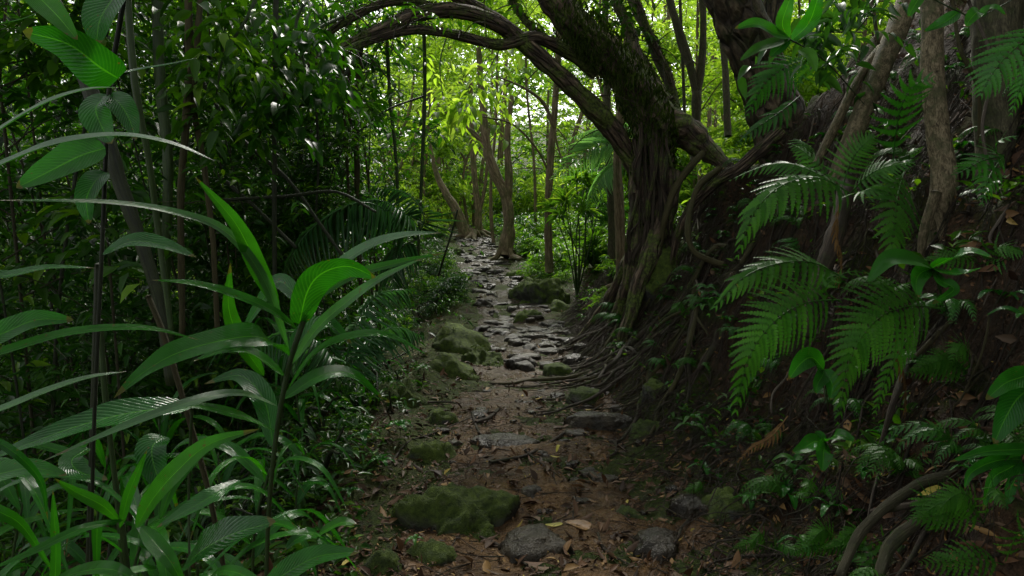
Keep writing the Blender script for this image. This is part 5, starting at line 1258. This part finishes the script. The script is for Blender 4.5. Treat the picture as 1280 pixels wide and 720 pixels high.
hang_spray('dark leafy branch at the top between vines and strap leaves', [(330, -30, 3.6), (310, 20, 3.5), (280, 70, 3.4), (270, 120, 3.4)], .012, 34, .11, 'left')
hang_spray('shaded leafy branch with broad leaves above the twisted vines', [(400, -30, 4.0), (370, 30, 3.9), (380, 90, 3.8), (350, 140, 3.8)], .012, 30, .12, 'left_dark', .5)
hang_spray('leafy branch over the slanting trunk at the top right', [(1060, -40, 4.2), (1040, 0, 4.1), (1020, 30, 4.0), (1000, 55, 4.0)], .010, 16, .13, 'mid_dark')
hang_spray('fern-like spray dangling before the slanting trunk', [(1110, -40, 3.7), (1100, -5, 3.6), (1085, 20, 3.6), (1070, 40, 3.6)], .008, 10, .11, 'mid_dark', .3)
# scattered fine leaves low over the right-hand bank
# ------------------------------------------------------------------ forest beyond
def tree_proto(i, mat, L, grp, lab, h=8.5, T=None, ntw=420):
    s = thing('forest_tree', lab, 'tree', (0, 0, 0), grp); r = .06 + .03 * (i % 3); b = R.normal(0, .5, 2)
    g = G(); P = tube(g, [(0, 0, -.5), (b[0] * .3, b[1] * .3, h * .3), (b[0], b[1], h * .6), (b[0] * 1.2, b[1] * 1.2, h)], [r, r * .7, r * .3], 9, 30, .15, 4, .1); cs = []
    for k in range(10):
        t = R.uniform(.15, 1); p = P[int(t * 29)]; d = rdir(1, 0, .7)[0]; Lb = R.uniform(1, 2.2)
        e = p + d * Lb; tube(g, [p, p + d * Lb * .5 + [0, 0, .15], e], [r * .35, r * .1], 6, 10, cap=False); cs.append((e, R.uniform(.5, 1.1, 3) * np.array([1, 1, .65])))
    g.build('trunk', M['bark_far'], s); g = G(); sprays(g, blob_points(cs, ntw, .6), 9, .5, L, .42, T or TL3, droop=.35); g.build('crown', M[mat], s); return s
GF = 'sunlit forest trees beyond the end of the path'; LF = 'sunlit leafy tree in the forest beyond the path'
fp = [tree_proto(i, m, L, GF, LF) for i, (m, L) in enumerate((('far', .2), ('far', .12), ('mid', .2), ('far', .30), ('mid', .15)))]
sp = []
while len(sp) < 88:
    y = R.uniform(18, 42) if len(sp) < 50 else R.uniform(25, 42); x = R.uniform(-.95, .95) * y
    if y < 21 and -3.2 < x < 0.5: continue
    sp.append((x, y))
sp.sort(key=lambda q: q[1]); place_all(fp, sp, .75, 1.3)
GL = 'lit bushes beyond the thicket and behind the trees'
bp2 = [bush_proto('forest_bush', 'lit green bush growing behind the nearer trees', GL, m, L, .35 if L < .25 else .16, 1.5, 170, .45, cat='bush', smat='bark_thin') for m, L in (('far', .12), ('mid_dark', .2), ('far', .30), ('mid', .18))]
sp = []
while len(sp) < 120:
    y = R.uniform(15, 36); x = R.uniform(-.95, .95) * y
    if y < 21 and -2.8 < x < 0.3: continue
    sp.append((x, y))
place_all(bp2, sp, .6, 1.4)
GT = 'thin leaning trunks at the far end of the path'
for i in range(40):
    y = R.uniform(15, 30); x = y * R.uniform(-.26, .30)
    if y < 22 and -3.4 < x < -.2: continue
    z = float(height(x, y)); l = R.normal(0, .9); r_ = R.uniform(.025, .07); s_ = thing('thin_tree', 'thin leaning trunk in the glow at the far end of the path', 'tree', (x, y, z), GT)
    g = G(); P = tube(g, [(x, y, z - .3), (x + l * .3 + R.normal(0, .15), y, z + 2), (x + l * .7 + R.normal(0, .2), y + .2, z + 4), (x + l, y, z + 7)], [r_ * 1.3, r_, r_ * .8, r_ * .4], 8, 26, .15, 6)
    for k in range(3):
        p = P[R.integers(8, 24)]; d = rdir(1, .2, .8)[0]; tube(g, [p, p + d * .6, p + d * 1.3 + [0, 0, .2]], [r_ * .4, r_ * .15], 5, 8, cap=False)
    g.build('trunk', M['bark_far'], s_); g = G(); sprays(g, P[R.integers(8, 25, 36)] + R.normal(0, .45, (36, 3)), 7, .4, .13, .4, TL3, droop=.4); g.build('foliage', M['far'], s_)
for i in range(44):
    y = R.uniform(8.5, 18); sd = -1 if i % 3 else 1; x = float(pxc(y)) + sd * (float(pxw(y)) + .28 + abs(R.normal(0, .3)))
    if 8 < y < 10.5 and sd < 0: x -= .8
    dup(vp[i % 3], (x, y, float(height(x, y)) - .03), R.uniform(0, 6), R.uniform(.3, .6) * (1 if sd < 0 else .9), label='small leafy plant hugging the edge of the upper path', group='small leafy plants hugging the upper path')
# right, behind the crest of the bank (seen between the trunks)
sp = []
for i in range(16):
    y = R.uniform(10.5, 16); x = y * R.uniform(.2, .62); dup(fp[[0, 1, 3][i % 3]], (x, y, float(height(x, y)) - .2), R.uniform(0, 6), R.uniform(.6, .85))
def far_wood():
    g = G(); n = 17000; a = R.uniform(-1.1, 1.1, n); d = R.uniform(44, 70, n); x = np.sin(a) * d; y = np.cos(a) * d
    y = np.abs(y) + 8
    z = height(x, y, False) + R.uniform(0, 1, n) ** .8 * (24 + 6 * noise(x, y, 0, .2))
    sprays(g, np.stack([x, y, z], -1), 7, 1.2, .6, .5, tmpl('x', 1), droop=.3, flat=.7); o = g.build('far_forest', M['far']); tag(o, 'far wooded slope of sunlit foliage closing the view', 'forest', kind='stuff')
far_wood()

# unseen trees added around the viewpoint, crowns darken the near ground
GS = 'unseen shade trees added round the near path'
def shade(i, loc, h, rr, n):
    s = thing('added_shade_tree', 'unseen tree added so its crown shades the near path', 'tree', loc, GS); x, y, z = loc
    g = G(); tube(g, [(x, y, z - .3), (x + .2, y, z + h * .5), (x, y + .2, z + h)], [.22, .18, .12], 12, 20, .15, 5)
    for k in range(6):
        a = k * 1.05; tube(g, [(x, y, z + h * .8), (x + math.cos(a) * rr * .5, y + math.sin(a) * rr * .5, z + h), (x + math.cos(a) * rr, y + math.sin(a) * rr, z + h + .6)], [.09, .03], 6, 10)
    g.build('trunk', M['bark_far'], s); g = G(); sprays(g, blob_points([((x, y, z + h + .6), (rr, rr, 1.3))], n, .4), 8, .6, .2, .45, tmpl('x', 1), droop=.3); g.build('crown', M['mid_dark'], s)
for i, (x, y, h, rr, n) in enumerate([(-6.5, -3.5, 6.6, 3.2, 300), (4.8, 1.6, 3, 2.6, 500)]):
    shade(i, (x, y, float(height(x, y))), h, rr, n)

# ------------------------------------------------------------------ light, sky, camera
w = bpy.data.worlds.new('World'); scene.world = w; w.use_nodes = True; nt = w.node_tree; nt.nodes.clear()
sky = nt.nodes.new('ShaderNodeTexSky'); sky.sky_type = 'NISHITA'; sky.sun_disc = False
EL, AZ = math.radians(46), math.radians(6)
sky.sun_elevation = EL; sky.sun_rotation = AZ; sky.dust_density = 2; sky.air_density = 1
hs = nt.nodes.new('ShaderNodeHueSaturation'); hs.inputs['Saturation'].default_value = .12; hs.inputs['Value'].default_value = 1.8; nt.links.new(sky.outputs[0], hs.inputs['Color'])
bg = nt.nodes.new('ShaderNodeBackground'); bg.inputs[1].default_value = .15; nt.links.new(hs.outputs[0], bg.inputs[0])
wo = nt.nodes.new('ShaderNodeOutputWorld'); nt.links.new(bg.outputs[0], wo.inputs[0])
sl = bpy.data.lights.new('Sun', 'SUN'); sl.energy = 5.0; sl.angle = math.radians(14); sl.color = (1, .96, .86)
so = bpy.data.objects.new('sun', sl); COL.objects.link(so)
sd = Vector((math.sin(AZ) * math.cos(EL), math.cos(AZ) * math.cos(EL), math.sin(EL)))
so.rotation_euler = sd.to_track_quat('Z', 'Y').to_euler()
cam = bpy.data.cameras.new('Camera'); cam.lens = 24; cam.sensor_width = 36; cam.clip_start = .05; cam.clip_end = 1200
co = bpy.data.objects.new('camera', cam); COL.objects.link(co); co.location = (0, 0, CAMZ); co.rotation_euler = (math.pi / 2 - PITCH, 0, 0)
scene.camera = co
scene.view_settings.view_transform = 'Standard'; scene.view_settings.look = 'None'; scene.view_settings.exposure = 0; scene.view_settings.gamma = 1
cy = scene.cycles; cy.max_bounces = 7; cy.diffuse_bounces = 4; cy.glossy_bounces = 3; cy.transmission_bounces = 3; cy.transparent_max_bounces = 4
cy.use_denoising = True; cy.caustics_reflective = False; cy.caustics_refractive = False; cy.sample_clamp_indirect = 6
# every label must single out one thing unless its group shares it
